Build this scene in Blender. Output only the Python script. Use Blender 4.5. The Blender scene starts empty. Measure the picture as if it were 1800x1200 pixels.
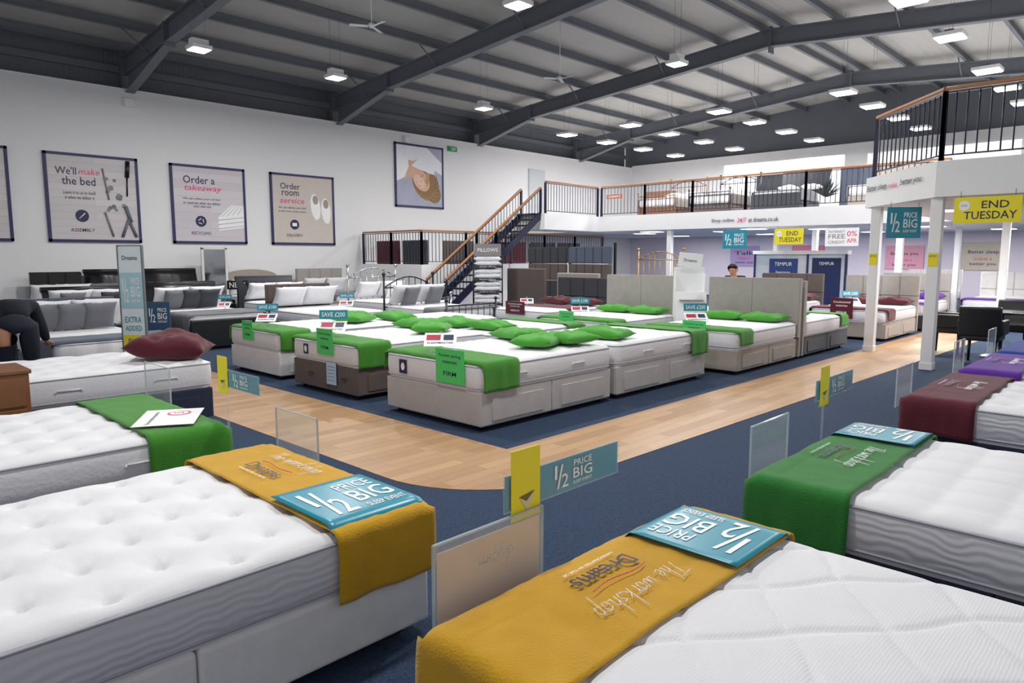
import bpy, bmesh, math, random
from mathutils import Vector, Matrix, Euler, noise
random.seed(7)
D=bpy.data; SC=bpy.context.scene; COL=SC.collection
R=math.radians
def lin(h):
    h=h.lstrip('#'); o=[]
    for i in (0,2,4):
        c=int(h[i:i+2],16)/255; o.append(c/12.92 if c<=.04045 else ((c+.055)/1.055)**2.4)
    return o
MC={}
def M(name,hexc='808080',rough=.7,metal=0,var=.08,vs=6,bump=0,bs=80,alpha=1,emit=0,sheen=0):
    if name in MC: return MC[name]
    m=D.materials.new(name); m.use_nodes=True; nt=m.node_tree; b=nt.nodes['Principled BSDF']
    c=lin(hexc)
    b.inputs['Roughness'].default_value=rough; b.inputs['Metallic'].default_value=metal
    tc=nt.nodes.new('ShaderNodeTexCoord'); nz=nt.nodes.new('ShaderNodeTexNoise'); nz.inputs['Scale'].default_value=vs; nz.inputs['Detail'].default_value=3
    nt.links.new(tc.outputs['Object'],nz.inputs['Vector'])
    mx=nt.nodes.new('ShaderNodeMix'); mx.data_type='RGBA'
    mx.inputs['A'].default_value=[x*(1-var) for x in c]+[1]; mx.inputs['B'].default_value=[min(1,x*(1+var)) for x in c]+[1]
    nt.links.new(nz.outputs['Fac'],mx.inputs['Factor']); nt.links.new(mx.outputs['Result'],b.inputs['Base Color'])
    if bump:
        n2=nt.nodes.new('ShaderNodeTexNoise'); n2.inputs['Scale'].default_value=bs; nt.links.new(tc.outputs['Object'],n2.inputs['Vector'])
        bp=nt.nodes.new('ShaderNodeBump'); bp.inputs['Strength'].default_value=bump; bp.inputs['Distance'].default_value=.01
        nt.links.new(n2.outputs['Fac'],bp.inputs['Height']); nt.links.new(bp.outputs['Normal'],b.inputs['Normal'])
    if alpha<1: b.inputs['Alpha'].default_value=alpha
    if emit:
        b.inputs['Emission Color'].default_value=c+[1]; b.inputs['Emission Strength'].default_value=emit
    if sheen: b.inputs['Sheen Weight'].default_value=sheen
    m.diffuse_color=c+[1]
    MC[name]=m; return m
def ND(m,t): return m.node_tree.nodes.new(t)
def LK(m,a,b): m.node_tree.links.new(a,b)
def BS(m): return m.node_tree.nodes['Principled BSDF']
# --- materials
def carpet():
    m=M('carpet_navy','1c3554',.95,var=.0)
    nz=ND(m,'ShaderNodeTexNoise'); nz.inputs['Scale'].default_value=110; nz.inputs['Detail'].default_value=4
    tc=ND(m,'ShaderNodeTexCoord'); LK(m,tc.outputs['Object'],nz.inputs['Vector'])
    cr=ND(m,'ShaderNodeValToRGB'); cr.color_ramp.elements[0].position=.35; cr.color_ramp.elements[1].position=.72
    cr.color_ramp.elements[0].color=lin('17283f')+[1]; cr.color_ramp.elements[1].color=lin('2b4465')+[1]
    LK(m,nz.outputs['Fac'],cr.inputs['Fac']); LK(m,cr.outputs['Color'],BS(m).inputs['Base Color'])
    bp=ND(m,'ShaderNodeBump'); bp.inputs['Strength'].default_value=.4; bp.inputs['Distance'].default_value=.01
    LK(m,nz.outputs['Fac'],bp.inputs['Height']); LK(m,bp.outputs['Normal'],BS(m).inputs['Normal']); return m
def planks(name,c1,c2,mort,bw,rh,scale=1,rough=.35,rotz=0,plane='xy',gm=.45):
    m=M(name,c1,rough,var=0)
    tc=ND(m,'ShaderNodeTexCoord'); mp=ND(m,'ShaderNodeMapping'); mp.inputs['Rotation'].default_value=(R(90) if plane=='xz' else 0,0,rotz)
    br=ND(m,'ShaderNodeTexBrick'); br.inputs['Scale'].default_value=scale
    br.inputs['Brick Width'].default_value=bw; br.inputs['Row Height'].default_value=rh; br.inputs['Mortar Size'].default_value=.002
    br.inputs['Color1'].default_value=lin(c1)+[1]; br.inputs['Color2'].default_value=lin(c2)+[1]; br.inputs['Mortar'].default_value=lin(mort)+[1]
    LK(m,tc.outputs['Object'],mp.inputs['Vector']); LK(m,mp.outputs['Vector'],br.inputs['Vector'])
    nz=ND(m,'ShaderNodeTexNoise'); mp2=ND(m,'ShaderNodeMapping'); mp2.inputs['Scale'].default_value=(2,30,2) if plane=='xy' else (2,2,30)
    LK(m,tc.outputs['Object'],mp2.inputs['Vector']); LK(m,mp2.outputs['Vector'],nz.inputs['Vector']); nz.inputs['Scale'].default_value=1.5
    mx=ND(m,'ShaderNodeMix'); mx.data_type='RGBA'; mx.blend_type='MULTIPLY'; mx.inputs['Factor'].default_value=.35
    LK(m,br.outputs['Color'],mx.inputs['A'])
    cr=ND(m,'ShaderNodeValToRGB'); cr.color_ramp.elements[0].color=(gm,gm,gm,1); cr.color_ramp.elements[1].color=(1,1,1,1)
    LK(m,nz.outputs['Fac'],cr.inputs['Fac']); LK(m,cr.outputs['Color'],mx.inputs['B'])
    LK(m,mx.outputs['Result'],BS(m).inputs['Base Color']); return m
def wavebump(name,hexc,scale,dist,strength=.5,direction='DIAGONAL',rough=.75):
    m=M(name,hexc,rough,var=.03)
    tc=ND(m,'ShaderNodeTexCoord'); w=ND(m,'ShaderNodeTexWave'); w.inputs['Scale'].default_value=scale; w.inputs['Distortion'].default_value=dist
    w.bands_direction=direction; w.inputs['Detail'].default_value=1; w.inputs['Detail Scale'].default_value=.6
    LK(m,tc.outputs['Object'],w.inputs['Vector']); bp=ND(m,'ShaderNodeBump'); bp.inputs['Strength'].default_value=strength; bp.inputs['Distance'].default_value=.01
    LK(m,w.outputs['Fac'],bp.inputs['Height']); LK(m,bp.outputs['Normal'],BS(m).inputs['Normal']); return m
CARPET=carpet()
WOODF=planks('wood_floor','c79f76','ad855f','866243',.9,.12,rough=.4)
WALLW=M('painted_blockwork','e9e9eb',.8,var=.0)
def _blk(m):
    tc=ND(m,'ShaderNodeTexCoord'); mp=ND(m,'ShaderNodeMapping'); mp.inputs['Rotation'].default_value=(R(90),0,0)
    br=ND(m,'ShaderNodeTexBrick'); br.inputs['Scale'].default_value=1; br.inputs['Brick Width'].default_value=.44; br.inputs['Row Height'].default_value=.215; br.inputs['Mortar Size'].default_value=.006
    br.inputs['Color1'].default_value=br.inputs['Color2'].default_value=(1,1,1,1); br.inputs['Mortar'].default_value=(0,0,0,1)
    LK(m,tc.outputs['Object'],mp.inputs['Vector']); LK(m,mp.outputs['Vector'],br.inputs['Vector'])
    bp=ND(m,'ShaderNodeBump'); bp.inputs['Strength'].default_value=.35; bp.inputs['Distance'].default_value=.006
    LK(m,br.outputs['Color'],bp.inputs['Height']); LK(m,bp.outputs['Normal'],BS(m).inputs['Normal'])
_blk(WALLW)
WHITE=M('white_paint','eeeef0',.7,var=.02)
LILAC=M('lilac_paint','e2dbea',.8,var=.02)
ROOF=wavebump('roof_sheet','b3b1ad',1.6,0,.6,'Y',.6)
STEEL=M('grey_steel','6d727b',.55,var=.06)
DARKCLAD=wavebump('dark_cladding','686d76',3,0,.5,'X',.6)
NAVY=M('navy_metal','131838',.4)
OAK=M('oak_rail','a9744a',.4,var=.15,vs=20)
PINE=M('brown_wood','6f4f3a',.5,var=.15,vs=14)
MTOP=M('mattress_ticking','e5e5e9',.85,var=.02,bump=.08,bs=90)
MRIB=wavebump('mattress_ribbed','e4e4e9',34,2,.1,'X')
MSIDE=wavebump('mattress_border','d2d2da',9,9,.25,'Z')
MSIDEW=M('mattress_border_white','dfdfe4',.85,var=.04,bump=.3,bs=40)
PIPE=M('piping_cord','a9abb6',.6)
CHROME=M('chrome','c8c8cc',.18,1)
BRASS=M('brass_gold','b8935a',.3,.9)
ACR=M('clear_acrylic','dfe6ea',.05,alpha=.2,var=0)
TEAL=M('teal_print','2490a8',.3,var=.03)
YEL=M('yellow_print','efe01f',.5,var=.02)
LIME=M('green_card','4fce68',.6,var=.02)
WPR=M('white_print','f4f4f6',.5,var=.01)
NPR=M('navy_print','20244e',.5,var=.02)
PPR=M('pink_print','e2487f',.5,var=.02)
RPR=M('red_print','b01f3f',.5,var=.03)
GPR=M('grey_print','8a8588',.5,var=.03)
BLK=M('black_gloss','111216',.3)
LEATH=M('black_leather','17181b',.35,bump=.2,bs=60)
def fab(name,h,b=.4,bs=150,sheen=.2): return M(name,h,.95,var=.12,vs=9,bump=b,bs=bs,sheen=sheen)
F_YEL=fab('yellow_velvet','c9980c'); F_GRN=fab('green_velvet','3b8620'); F_DGR=fab('dark_green_velvet','25762b')
F_MAR=fab('maroon_velvet','561124'); F_PUR=fab('purple_velvet','5b2796'); F_BLU=fab('blue_velvet','1d3f9a')
F_CRM=fab('cream_fabric','dcd9d8'); F_SIL=fab('silver_grey_fabric','b9b4b3'); F_BEI=fab('beige_fabric','a0978f'); F_TAU=fab('taupe_fabric','5f5450')
F_CHA=fab('charcoal_fabric','383a41'); F_NAV=fab('navy_fabric','222b45'); F_WHT=fab('white_cotton','e4e4e8',.2); F_SLA=fab('slate_fabric','535c6d'); F_GRY=fab('grey_cotton','6e6f77')
F_HB=fab('stone_fabric','a19c98',.3); F_ORC=fab('off_white_divan','e6e5e8',.2)
PILG=fab('green_cushion','469c2e')
LAMP=M('lamp_diffuser','ffffff',.5,emit=9,var=0); LAMP2=M('panel_diffuser','fff6ea',.5,emit=5,var=0)
# --- mesh helpers
def mesh_vf(name,v,f,smooth=False):
    me=D.meshes.new(name); me.from_pydata(v,[],f); me.update()
    if smooth:
        for p in me.polygons: p.use_smooth=True
    return me
CA={}
def bx(w,d,h,bev=0,seg=2):
    k=('b',round(w,4),round(d,4),round(h,4),bev,seg)
    if k in CA: return CA[k]
    bm=bmesh.new(); bmesh.ops.create_cube(bm,size=1)
    for v in bm.verts: v.co=Vector((v.co.x*w,v.co.y*d,v.co.z*h))
    if bev: bmesh.ops.bevel(bm,geom=bm.edges[:],offset=min(bev,.45*min(w,d,h)),segments=seg,affect='EDGES',profile=.6)
    me=D.meshes.new('box'); bm.to_mesh(me); bm.free(); CA[k]=me
    if bev:
        for p in me.polygons: p.use_smooth=len(p.vertices)!=4 or p.area<bev*max(w,d,h)*.9
    return me
def boxes(L,bev=0,seg=2):
    bm=bmesh.new()
    for (cx,cy,cz,w,d,h) in L:
        r=bmesh.ops.create_cube(bm,size=1)
        for v in r['verts']: v.co=Vector((v.co.x*w+cx,v.co.y*d+cy,v.co.z*h+cz))
    if bev: bmesh.ops.bevel(bm,geom=bm.edges[:],offset=bev,segments=seg,affect='EDGES')
    me=D.meshes.new('boxes'); bm.to_mesh(me); bm.free(); return me
def cyl(r,h,n=12,r2=None,bev=0):
    k=('c',r,h,n,r2,bev)
    if k in CA: return CA[k]
    bm=bmesh.new(); bmesh.ops.create_cone(bm,cap_ends=True,segments=n,radius1=r,radius2=r if r2 is None else r2,depth=h)
    if bev: bmesh.ops.bevel(bm,geom=[e for e in bm.edges if abs(e.verts[0].co.z-e.verts[1].co.z)<1e-6],offset=bev,segments=2,affect='EDGES')
    me=D.meshes.new('cyl'); bm.to_mesh(me); bm.free()
    for p in me.polygons: p.use_smooth=len(p.vertices)==4
    CA[k]=me; return me
def tubes(L,n=8,knobs=()):
    bm=bmesh.new()
    for (a,b,r) in L:
        a=Vector(a);b=Vector(b);d=b-a
        q=d.to_track_quat('Z','Y').to_matrix().to_4x4(); mt=Matrix.Translation((a+b)/2)@q
        bmesh.ops.create_cone(bm,cap_ends=True,segments=n,radius1=r,radius2=r,depth=d.length+r*.6,matrix=mt)
    for (p,r) in knobs: bmesh.ops.create_uvsphere(bm,u_segments=10,v_segments=8,radius=r,matrix=Matrix.Translation(p))
    me=D.meshes.new('tubes'); bm.to_mesh(me); bm.free()
    for p in me.polygons: p.use_smooth=True
    return me
def setmat(o,mat):
    mats=mat if isinstance(mat,(list,tuple)) else [mat]
    while len(o.data.materials)<len(mats): o.data.materials.append(mats[len(o.data.materials)])
    for i,m in enumerate(mats):
        o.material_slots[i].link='OBJECT'; o.material_slots[i].material=m
def part(parent,name,me,mat,loc=(0,0,0),rot=(0,0,0),label=None,quat=None,scale=None):
    o=D.objects.new(name,me); COL.objects.link(o); setmat(o,mat)
    o.location=loc
    if quat is not None: o.rotation_mode='QUATERNION'; o.rotation_quaternion=quat
    else: o.rotation_euler=rot
    if scale: o.scale=scale
    if parent: o.parent=parent
    if label: o['label']=label
    return o
def tag(o,label,cat,group=None):
    o['label']=label; o['category']=cat
    if group: o['group']=group
def thing(name,label,cat,loc=(0,0,0),rot=(0,0,0),group=None):
    o=D.objects.new(name,None); o.empty_display_size=.1; COL.objects.link(o); o.location=loc; o.rotation_euler=rot
    tag(o,label,cat,group); return o
def solo(name,me,mat,label,cat,loc=(0,0,0),rot=(0,0,0),group=None,scale=None):
    o=part(None,name,me,mat,loc,rot,scale=scale); tag(o,label,cat,group); return o
def struct(name,me,mat,loc=(0,0,0),label=None):
    o=part(None,name,me,mat,loc); o['kind']='structure'
    if label: o['label']=label
    return o
def beam(parent,name,p1,p2,w,h,mat,bev=.0,ibeam=False,label=None):
    p1=Vector(p1);p2=Vector(p2);d=p2-p1;L=d.length
    if ibeam:
        t=.025; me=boxes([(0,0,h/2-t/2,L,w,t),(0,0,-h/2+t/2,L,w,t),(0,0,0,L,.02,h-2*t)])
    else: me=bx(L,w,h,bev)
    x=d.normalized(); y=Vector((0,0,1)).cross(x)
    y=y.normalized() if y.length>1e-4 else Vector((0,1,0)); z=x.cross(y)
    q=Matrix((x,y,z)).transposed().to_quaternion()
    return part(parent,name,me,mat,(p1+p2)/2,quat=q,label=label)
TX={}
def tmesh(s,shear=0):
    k=(s,shear)
    if k in TX: return TX[k]
    cu=D.curves.new('t','FONT'); cu.body=s; cu.size=1; cu.align_x='LEFT'; cu.resolution_u=2; cu.shear=shear; cu.extrude=0.0; cu.offset=.008
    ob=D.objects.new('t',cu); me=None
    try: me=D.meshes.new_from_object(ob)
    except Exception: me=None
    if me is None or len(me.vertices)==0:
        COL.objects.link(ob); dg=bpy.context.evaluated_depsgraph_get(); me=D.meshes.new_from_object(ob.evaluated_get(dg)); COL.objects.unlink(ob)
    D.objects.remove(ob)
    xs=[v.co.x for v in me.vertices]; ys=[v.co.y for v in me.vertices]
    cx,cy=(min(xs)+max(xs))/2,(min(ys)+max(ys))/2; sx=max(xs)-min(xs) or 1; sy=max(ys)-min(ys) or 1
    for v in me.vertices: v.co=Vector(((v.co.x-cx)/sx,(v.co.y-cy)/sy,0))
    me.materials.clear()
    TX[k]=me; return me
def lett(root,s,cx,cy,w,h,z,mat,rot=0,shear=0,name='lettering'):
    return part(root,name,tmesh(s,shear),mat,(cx,cy,z),(0,0,rot),scale=(w,h,1))
GL={'T':(.55,[[(0,.9),(.65,1.02)],[(.36,.97),(.28,.4),(.15,0)]]),'h':(.42,[[(.17,1.05),(.08,.5),(0,0)],[(.03,.25),(.18,.5),(.28,.42),(.24,.05),(.42,.08)]]),
'e':(.36,[[(0,.2),(.2,.28),(.27,.42),(.15,.52),(.02,.3),(.1,0),(.36,.1)]]),'w':(.5,[[(0,.5),(.02,.05),(.15,.05),(.22,.4),(.25,.03),(.38,.1),(.45,.5),(.52,.42)]]),
'o':(.4,[[(.2,.5),(.03,.35),(.05,.05),(.22,.02),(.3,.3),(.2,.5),(.42,.42)]]),'r':(.32,[[(.06,.52),(0,0)],[(.02,.28),(.14,.5),(.3,.45)]]),
'k':(.38,[[(.2,1.1),(.08,.4),(0,0)],[(.32,.52),(.07,.27),(.2,.1),(.38,0)]]),'s':(.32,[[(.28,.5),(.1,.42),(.24,.2),(.14,0),(-.02,.05)]]),
'p':(.4,[[(.1,.52),(-.02,-.1),(-.1,-.55)],[(.07,.35),(.2,.52),(.3,.35),(.22,.05),(.02,.08)]]),' ':(.3,[])}
def script(root,s,cx,cy,h,z,mat,rot,r=.0016):
    tot=sum(GL[c][0] for c in s); L=[]; x=-tot/2
    for c in s:
        w,st=GL[c]
        for q in st:
            for a,b in zip(q,q[1:]): L.append((((x+a[0]+a[1]*.15)*h,(a[1]-.4)*h,0),((x+b[0]+b[1]*.15)*h,(b[1]-.4)*h,0),r))
        x+=w
    part(root,'lettering',tubes(L,4),mat,(cx,cy,z),(0,0,rot))
def flat(root,name,pts,mat,z): return part(root,name,mesh_vf(name,[(p[0],p[1],z) for p in pts],[list(range(len(pts)))]),mat)
def ell(cx,cy,rx,ry,a=0,n=24):
    return [(cx+rx*math.cos(t)*math.cos(a)-ry*math.sin(t)*math.sin(a),cy+rx*math.cos(t)*math.sin(a)+ry*math.sin(t)*math.cos(a)) for t in [2*math.pi*i/n for i in range(n)]]
def upright(name,label,cat,loc,psi,group=None,tilt=0): return thing(name,label,cat,loc,(R(90-tilt),0,R(psi+90)),group)
def half_price(root,w,h,z,mat=WPR,cx=0,cy=0,rot=0,ev=True):
    c,s=math.cos(rot),math.sin(rot)
    def P(x,y): return cx+c*x-s*y, cy+s*x+c*y
    for s_,x,y,ww,hh in (('1',-.40*w,.16*h,.05*w,.42*h),('/',-.31*w,0,.13*w,.72*h),('2',-.2*w,-.15*h,.15*w,.42*h),('PRICE',.2*w,.29*h,.42*w,.2*h),('BIG',.2*w,-.03*h,.44*w,.33*h),('SLEEP EVENT',.2*w,-.32*h,.44*w,.1*h)):
        a,b=P(x,y); lett(root,s_,a,b,ww,hh,z,mat,rot)
# --- setting
ZD=2.88
struct('floor',bx(34,26,.1),CARPET,(13,7.5,-.05))
def wood_path():
    pts=[(4.1,11.2),(2.95,11.2),(2.95,4.1)]
    for i in range(1,12):
        a=math.pi+ (math.pi/2)*i/12; pts.append((3.95+1.0*math.cos(a),4.1+.98*math.sin(a)))
    pts+=[(3.95,3.12),(18.6,2.75),(18.6,4.0),(4.1,4.0)]
    n=len(pts); v=[(p[0],p[1],0) for p in pts]+[(p[0],p[1],.004) for p in pts]
    f=[list(range(n,2*n))]+[[i,(i+1)%n,n+(i+1)%n,n+i] for i in range(n)]
    return mesh_vf('path',v,f)
struct('floor.001',wood_path(),WOODF)
WY=18.5
struct('wall_north',bx(30,.2,5.5),WALLW,(12,WY+.1,2.75))
struct('wall_north.001',bx(30,.1,1.6),DARKCLAD,(12,WY+.45,6.0))
struct('trim_1',bx(30,.45,.03),WHITE,(12,WY+.22,5.5))
struct('wall_east',bx(.2,22,2.5),LILAC,(27.1,7.5,1.25))
struct('wall_east.001',bx(.2,22,3.1),WHITE,(27.1,7.5,4.04))
struct('wall_east.002',bx(.1,23,1.9),DARKCLAD,(27.25,7.5,6.4))
# roof
YR=8.0
def zb(y): return 5.85+.085*(18.5-y) if y>YR else 5.85+.085*(18.5-YR)-.085*(YR-y)
def roof():
    v=[];xs=(-4,30)
    for x in xs:
        for y in (19.1,YR,-4): v.append((x,y,zb(y)+.64))
    for x in xs:
        for y in (19.1,YR,-4): v.append((x,y,zb(y)+.72))
    f=[(0,1,4,3),(1,2,5,4),(6,9,10,7),(7,10,11,8),(0,3,9,6),(2,8,11,5),(0,6,7,1),(1,7,8,2),(3,4,10,9),(4,5,11,10)]
    return mesh_vf('roof',v,f)
struct('ceiling',roof(),ROOF)
RX=[.5,6.2,11.9,17.6,23.3]
for x in RX:
    t=thing('roof_rafter','grey painted steel I-beam rafter spanning the roof','roof beam',(x,0,0),group='steel roof rafters')
    h=.42
    beam(t,'rafter_beam',(0,18.9,zb(18.9)+h/2),(0,YR,zb(YR)+h/2),.2,h,STEEL,ibeam=True)
    beam(t,'rafter_beam',(0,YR,zb(YR)+h/2),(0,-3.5,zb(-3.5)+h/2),.2,h,STEEL,ibeam=True)
    y0,y1=18.5,16.0
    v=[];w=.1
    for sx in (-w,w): v+=[(sx,y0,zb(y0)),(sx,y0,zb(y0)-.4),(sx,y1,zb(y1))]
    part(t,'haunch',mesh_vf('h',[( -.012 if a[0]<0 else .012,a[1],a[2]) for a in v],[(0,1,2),(5,4,3),(0,2,5,3)]),STEEL)
    beam(t,'haunch_flange',(0,y0,zb(y0)-.41),(0,y1,zb(y1)-.01),.2,.025,STEEL)
    part(t,'splice_plate',bx(.24,.04,.62,.0),STEEL,(0,YR,zb(YR)+.16))
    part(t,'splice_plate',bx(.24,.04,.5,.0),STEEL,(0,16.0,zb(16)+.18))
    part(t,'stanchion_head',bx(.24,.3,1.2),STEEL,(0,WY+.28,5.9))
py=[18.3,16.9,15.4,13.9,12.4,10.9,9.4,8.25,7.75,6.5,5.0,3.5,2.0,.5,-1,-2.5]
for y in py:
    z=zb(y)+.53
    solo('roof_purlin',boxes([(0,0,0,33,.02,.2),(0,.035,.09,33,.07,.015),(0,-.035,-.09,33,.07,.015)]),STEEL,'long grey steel purlin under the roof sheets','roof beam',(13,y,z),group='steel roof purlins')
for x in RX[1:]:
    for y in (16.9,13.9,10.9,5.0,2.0):
        for s in (-1,1):
            solo('roof_brace',tubes([((0,0,0),(s*.55,0,.42),.018)],6),STEEL,'short angled steel stay between rafter and purlin','steel brace',(x+s*.05,y+.06,zb(y)+.03),group='steel roof stays')
solo('cladding_rail',bx(30,.08,.16),STEEL,'horizontal grey steel rail on the dark cladding','steel rail',(12,WY+.34,6.0))
def slab():
    pts=[(11.07,-3.4),(27,-3.4),(27,18.5),(18.9,18.5),(18.9,15.4),(16.2,15.4),(16.2,14.2),(18.9,14.2),(18.9,4.05),(12.75,4.05),(11.07,2.63)]
    n=len(pts); v=[(p[0],p[1],2.4) for p in pts]+[(p[0],p[1],ZD) for p in pts]
    return mesh_vf('slab',v,[list(range(n))[::-1],list(range(n,2*n))]+[[i,(i+1)%n,n+(i+1)%n,n+i] for i in range(n)])
struct('ceiling.001',slab(),WHITE,label='white mezzanine floor slab with plain fascia')
CP=[(11.25,2.62,.15),(12.75,3.85,.15),(19.05,5.2,.15),(19.05,11.6,.15),(16.2,2.6,.13),(20.8,7.9,.14),(23,4.8,.14),(23,10,.14)]
for (x,y,w) in CP:
    t=thing('support_column','square white boxed column holding up the mezzanine','column',(x,y,0),group='white mezzanine columns')
    part(t,'shaft',bx(w,w,2.4,.008),WHITE,(0,0,1.2)); part(t,'plinth',bx(w+.02,w+.02,.1,.005),WHITE,(0,0,.05))
for (x,y) in ((11.25,2.62),(12.75,3.85)):
    t=upright('notice_card','small yellow notice fixed to a white column','sign',(x-.082,y,1.55),180)
    part(t,'board',bx(.12,.18,.004),YEL); lett(t,'NOTICE',0,.05,.09,.03,.004,NPR)
# railings
def railing(p1,p2,z1,z2,hh=.95,label='navy metal railing with oak handrail'):
    a=Vector((p1[0],p1[1],z1)); b=Vector((p2[0],p2[1],z2)); d=b-a
    t=thing('railing',label,'railing',a,group='navy balustrades')
    up=Vector((0,0,1))
    beam(t,'handrail',up*hh,d+up*hh,.07,.05,OAK,.015)
    beam(t,'top_rail',up*(hh-.05),d+up*(hh-.05),.03,.02,NAVY)
    beam(t,'bottom_rail',up*.08,d+up*.08,.03,.02,NAVY)
    part(t,'post',bx(.06,.06,hh-.03,.005),NAVY,(0,0,(hh-.03)/2))
    part(t,'post',bx(.06,.06,hh-.03,.005),NAVY,d+up*(hh-.03)/2)
    L=math.hypot(d.x,d.y); n=int(L/.125)
    bl=hh-.13; me=cyl(.010,round(bl,3),6)
    for i in range(1,n): part(t,'baluster',me,NAVY,d*(i/n)+up*(.08+bl/2))
def rail_run(p1,p2,z1,z2,n,**k):
    for i in range(n):
        a=[p1[j]+(p2[j]-p1[j])*i/n for j in (0,1)]; b=[p1[j]+(p2[j]-p1[j])*(i+1)/n for j in (0,1)]
        railing(a,b,z1+(z2-z1)*i/n,z1+(z2-z1)*(i+1)/n,**k)
rail_run((18.97,14.15),(18.97,4.2),ZD,ZD,6)
rail_run((16.3,14.26),(18.9,14.26),ZD,ZD,1)
rail_run((12.65,3.9),(11.15,2.6),ZD,ZD,1)
rail_run((11.15,2.6),(11.15,-1.4),ZD,ZD,3)
rail_run((12.55,18.35),(12.55,15.55),1.36,1.36,2)
rail_run((12.55,15.55),(15.9,15.55),1.36,1.36,2)
rail_run((16.2,15.6),(21.0,15.6),1.36,1.36,3)
struct('wall_platform',bx(3.5,3.0,1.36),WHITE,(14.25,17.0,.68)); struct('wall_platform.001',bx(5.2,1.0,1.36),WHITE,(18.65,16.0,.68))
SX,SY,run=12.35,14.35,3.85
st=thing('staircase','straight open staircase with slim navy strings and dark treads','staircase',(SX,SY,0))
n=16
for i in range(n):
    part(st,'tread',bx(.26,.76,.04,.006),NAVY,(run*(i+.5)/n,.42,ZD*(i+1)/n-.02))
for y in (.02,.82): beam(st,'stringer',(0,y,.05),(run,y,ZD-.05),.04,.2,NAVY)
rail_run((SX+.05,SY+.02),(SX+run,SY+.02),.12,ZD-.08,2,hh=.85,label='sloping navy stair balustrade with oak handrail')
rail_run((SX+.05,SY+.82),(SX+run,SY+.82),.12,ZD-.08,2,hh=.85,label='sloping navy stair balustrade with oak handrail')
for k,(y,m) in enumerate(((17.7,F_MAR),(16.4,F_CHA))):
    solo('headboard',bx(.1,1.1,.7,.03,3),m,'padded headboard standing on the raised landing','headboard',(13.0,y,1.71),(0,0,0),group='headboards on the landing')
for k,x in enumerate((14.5,16.9,18.4,19.8)):
    solo('headboard',bx(1.2,.1,.7,.03,3),(F_TAU,F_MAR,F_CHA,F_TAU)[k],'padded headboard standing on the raised landing','headboard',(x,16.2,1.71),(0,0,0),group='headboards on the landing')
# --- lamps
LS=1.12
def pendant(x,y,zz=5.38,p=85,light=True,s=.46,bay=False):
    t=thing('pendant_light','square white pendant light with glowing panel hung on wires','light',(x,y,zz),group='pendant lights over the showroom')
    part(t,'housing',bx(s,s,.07,.01),WHITE,(0,0,.04)); part(t,'diffuser',bx(s-.05,s-.05,.012),LAMP,(0,0,-.002))
    if bay: part(t,'ballast_box',bx(s*.85,.18,.12,.01),WHITE,(0,0,.13))
    else: part(t,'ballast_box',bx(.26,.14,.06,.01),STEEL,(0,0,.1))
    H=zb(y)+.6-zz
    part(t,'wire',tubes([((-.12,0,.07),(-.12,0,H),.003)],5),STEEL); part(t,'wire',tubes([((.12,0,.07),(.12,0,H),.003)],5),STEEL)
    if light:
        l=D.lights.new('l','AREA'); l.energy=p*LS; l.size=s-.06; l.color=(1,.985,.96); o=D.objects.new('lamp',l); COL.objects.link(o); o.location=(0,0,-.03); o.parent=t
for x in (5.8,8.7,13.1): pendant(x,13.6,p=110,s=.36,bay=True)
for x in (4.2,8.2,12.8): pendant(x,7.75,p=110,s=.34,bay=True)
for x in (1.5,5.0): pendant(x,3.0,p=105,s=.36)
for x in (12.1,14.6): pendant(x,3.4,s=.46)
for x in (17.7,19.8,22,24.2):
    for y in (3.4,6.25,9.4,12.2,14.6): pendant(x,y,p=50,s=.5)
for (x,y) in ((14,1.2),(14,3),(17,1.8),(17.5,3.2),(21,5),(21,7.8),(21,10.8),(21,13.8),(24.5,4),(24.5,7.5),(24.5,11),(24.5,14.5),(19.6,9.2),(19.6,12.6)):
    t=thing('panel_light','flush square ceiling light panel under the mezzanine','light',(x,y,2.385),group='flush panel lights')
    part(t,'frame',bx(.62,.62,.03,.004),WHITE); part(t,'diffuser',bx(.54,.54,.01),LAMP2,(0,0,-.018))
    l=D.lights.new('l','AREA'); l.energy=66; l.size=.5; l.color=(1,.98,.96); o=D.objects.new('lamp',l); COL.objects.link(o); o.location=(0,0,-.04); o.parent=t
def fan(x,y,z=5.6):
    t=thing('ceiling_fan','white three-blade ceiling fan on a long rod','ceiling fan',(x,y,z),group='ceiling fans')
    part(t,'downrod',cyl(.008,round(zb(y)+.6-z,3),8),WHITE,(0,0,(zb(y)+.6-z)/2)); part(t,'motor',cyl(.06,.08,20,bev=.02),WHITE)
    for k in range(3):
        a=2*math.pi*k/3+.5
        part(t,'blade',bx(.32,.08,.008,.003),WHITE,(math.cos(a)*.22,math.sin(a)*.22,-.02),(R(10),0,a))
fan(7.6,10.7); fan(12.7,10.7)
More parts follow.
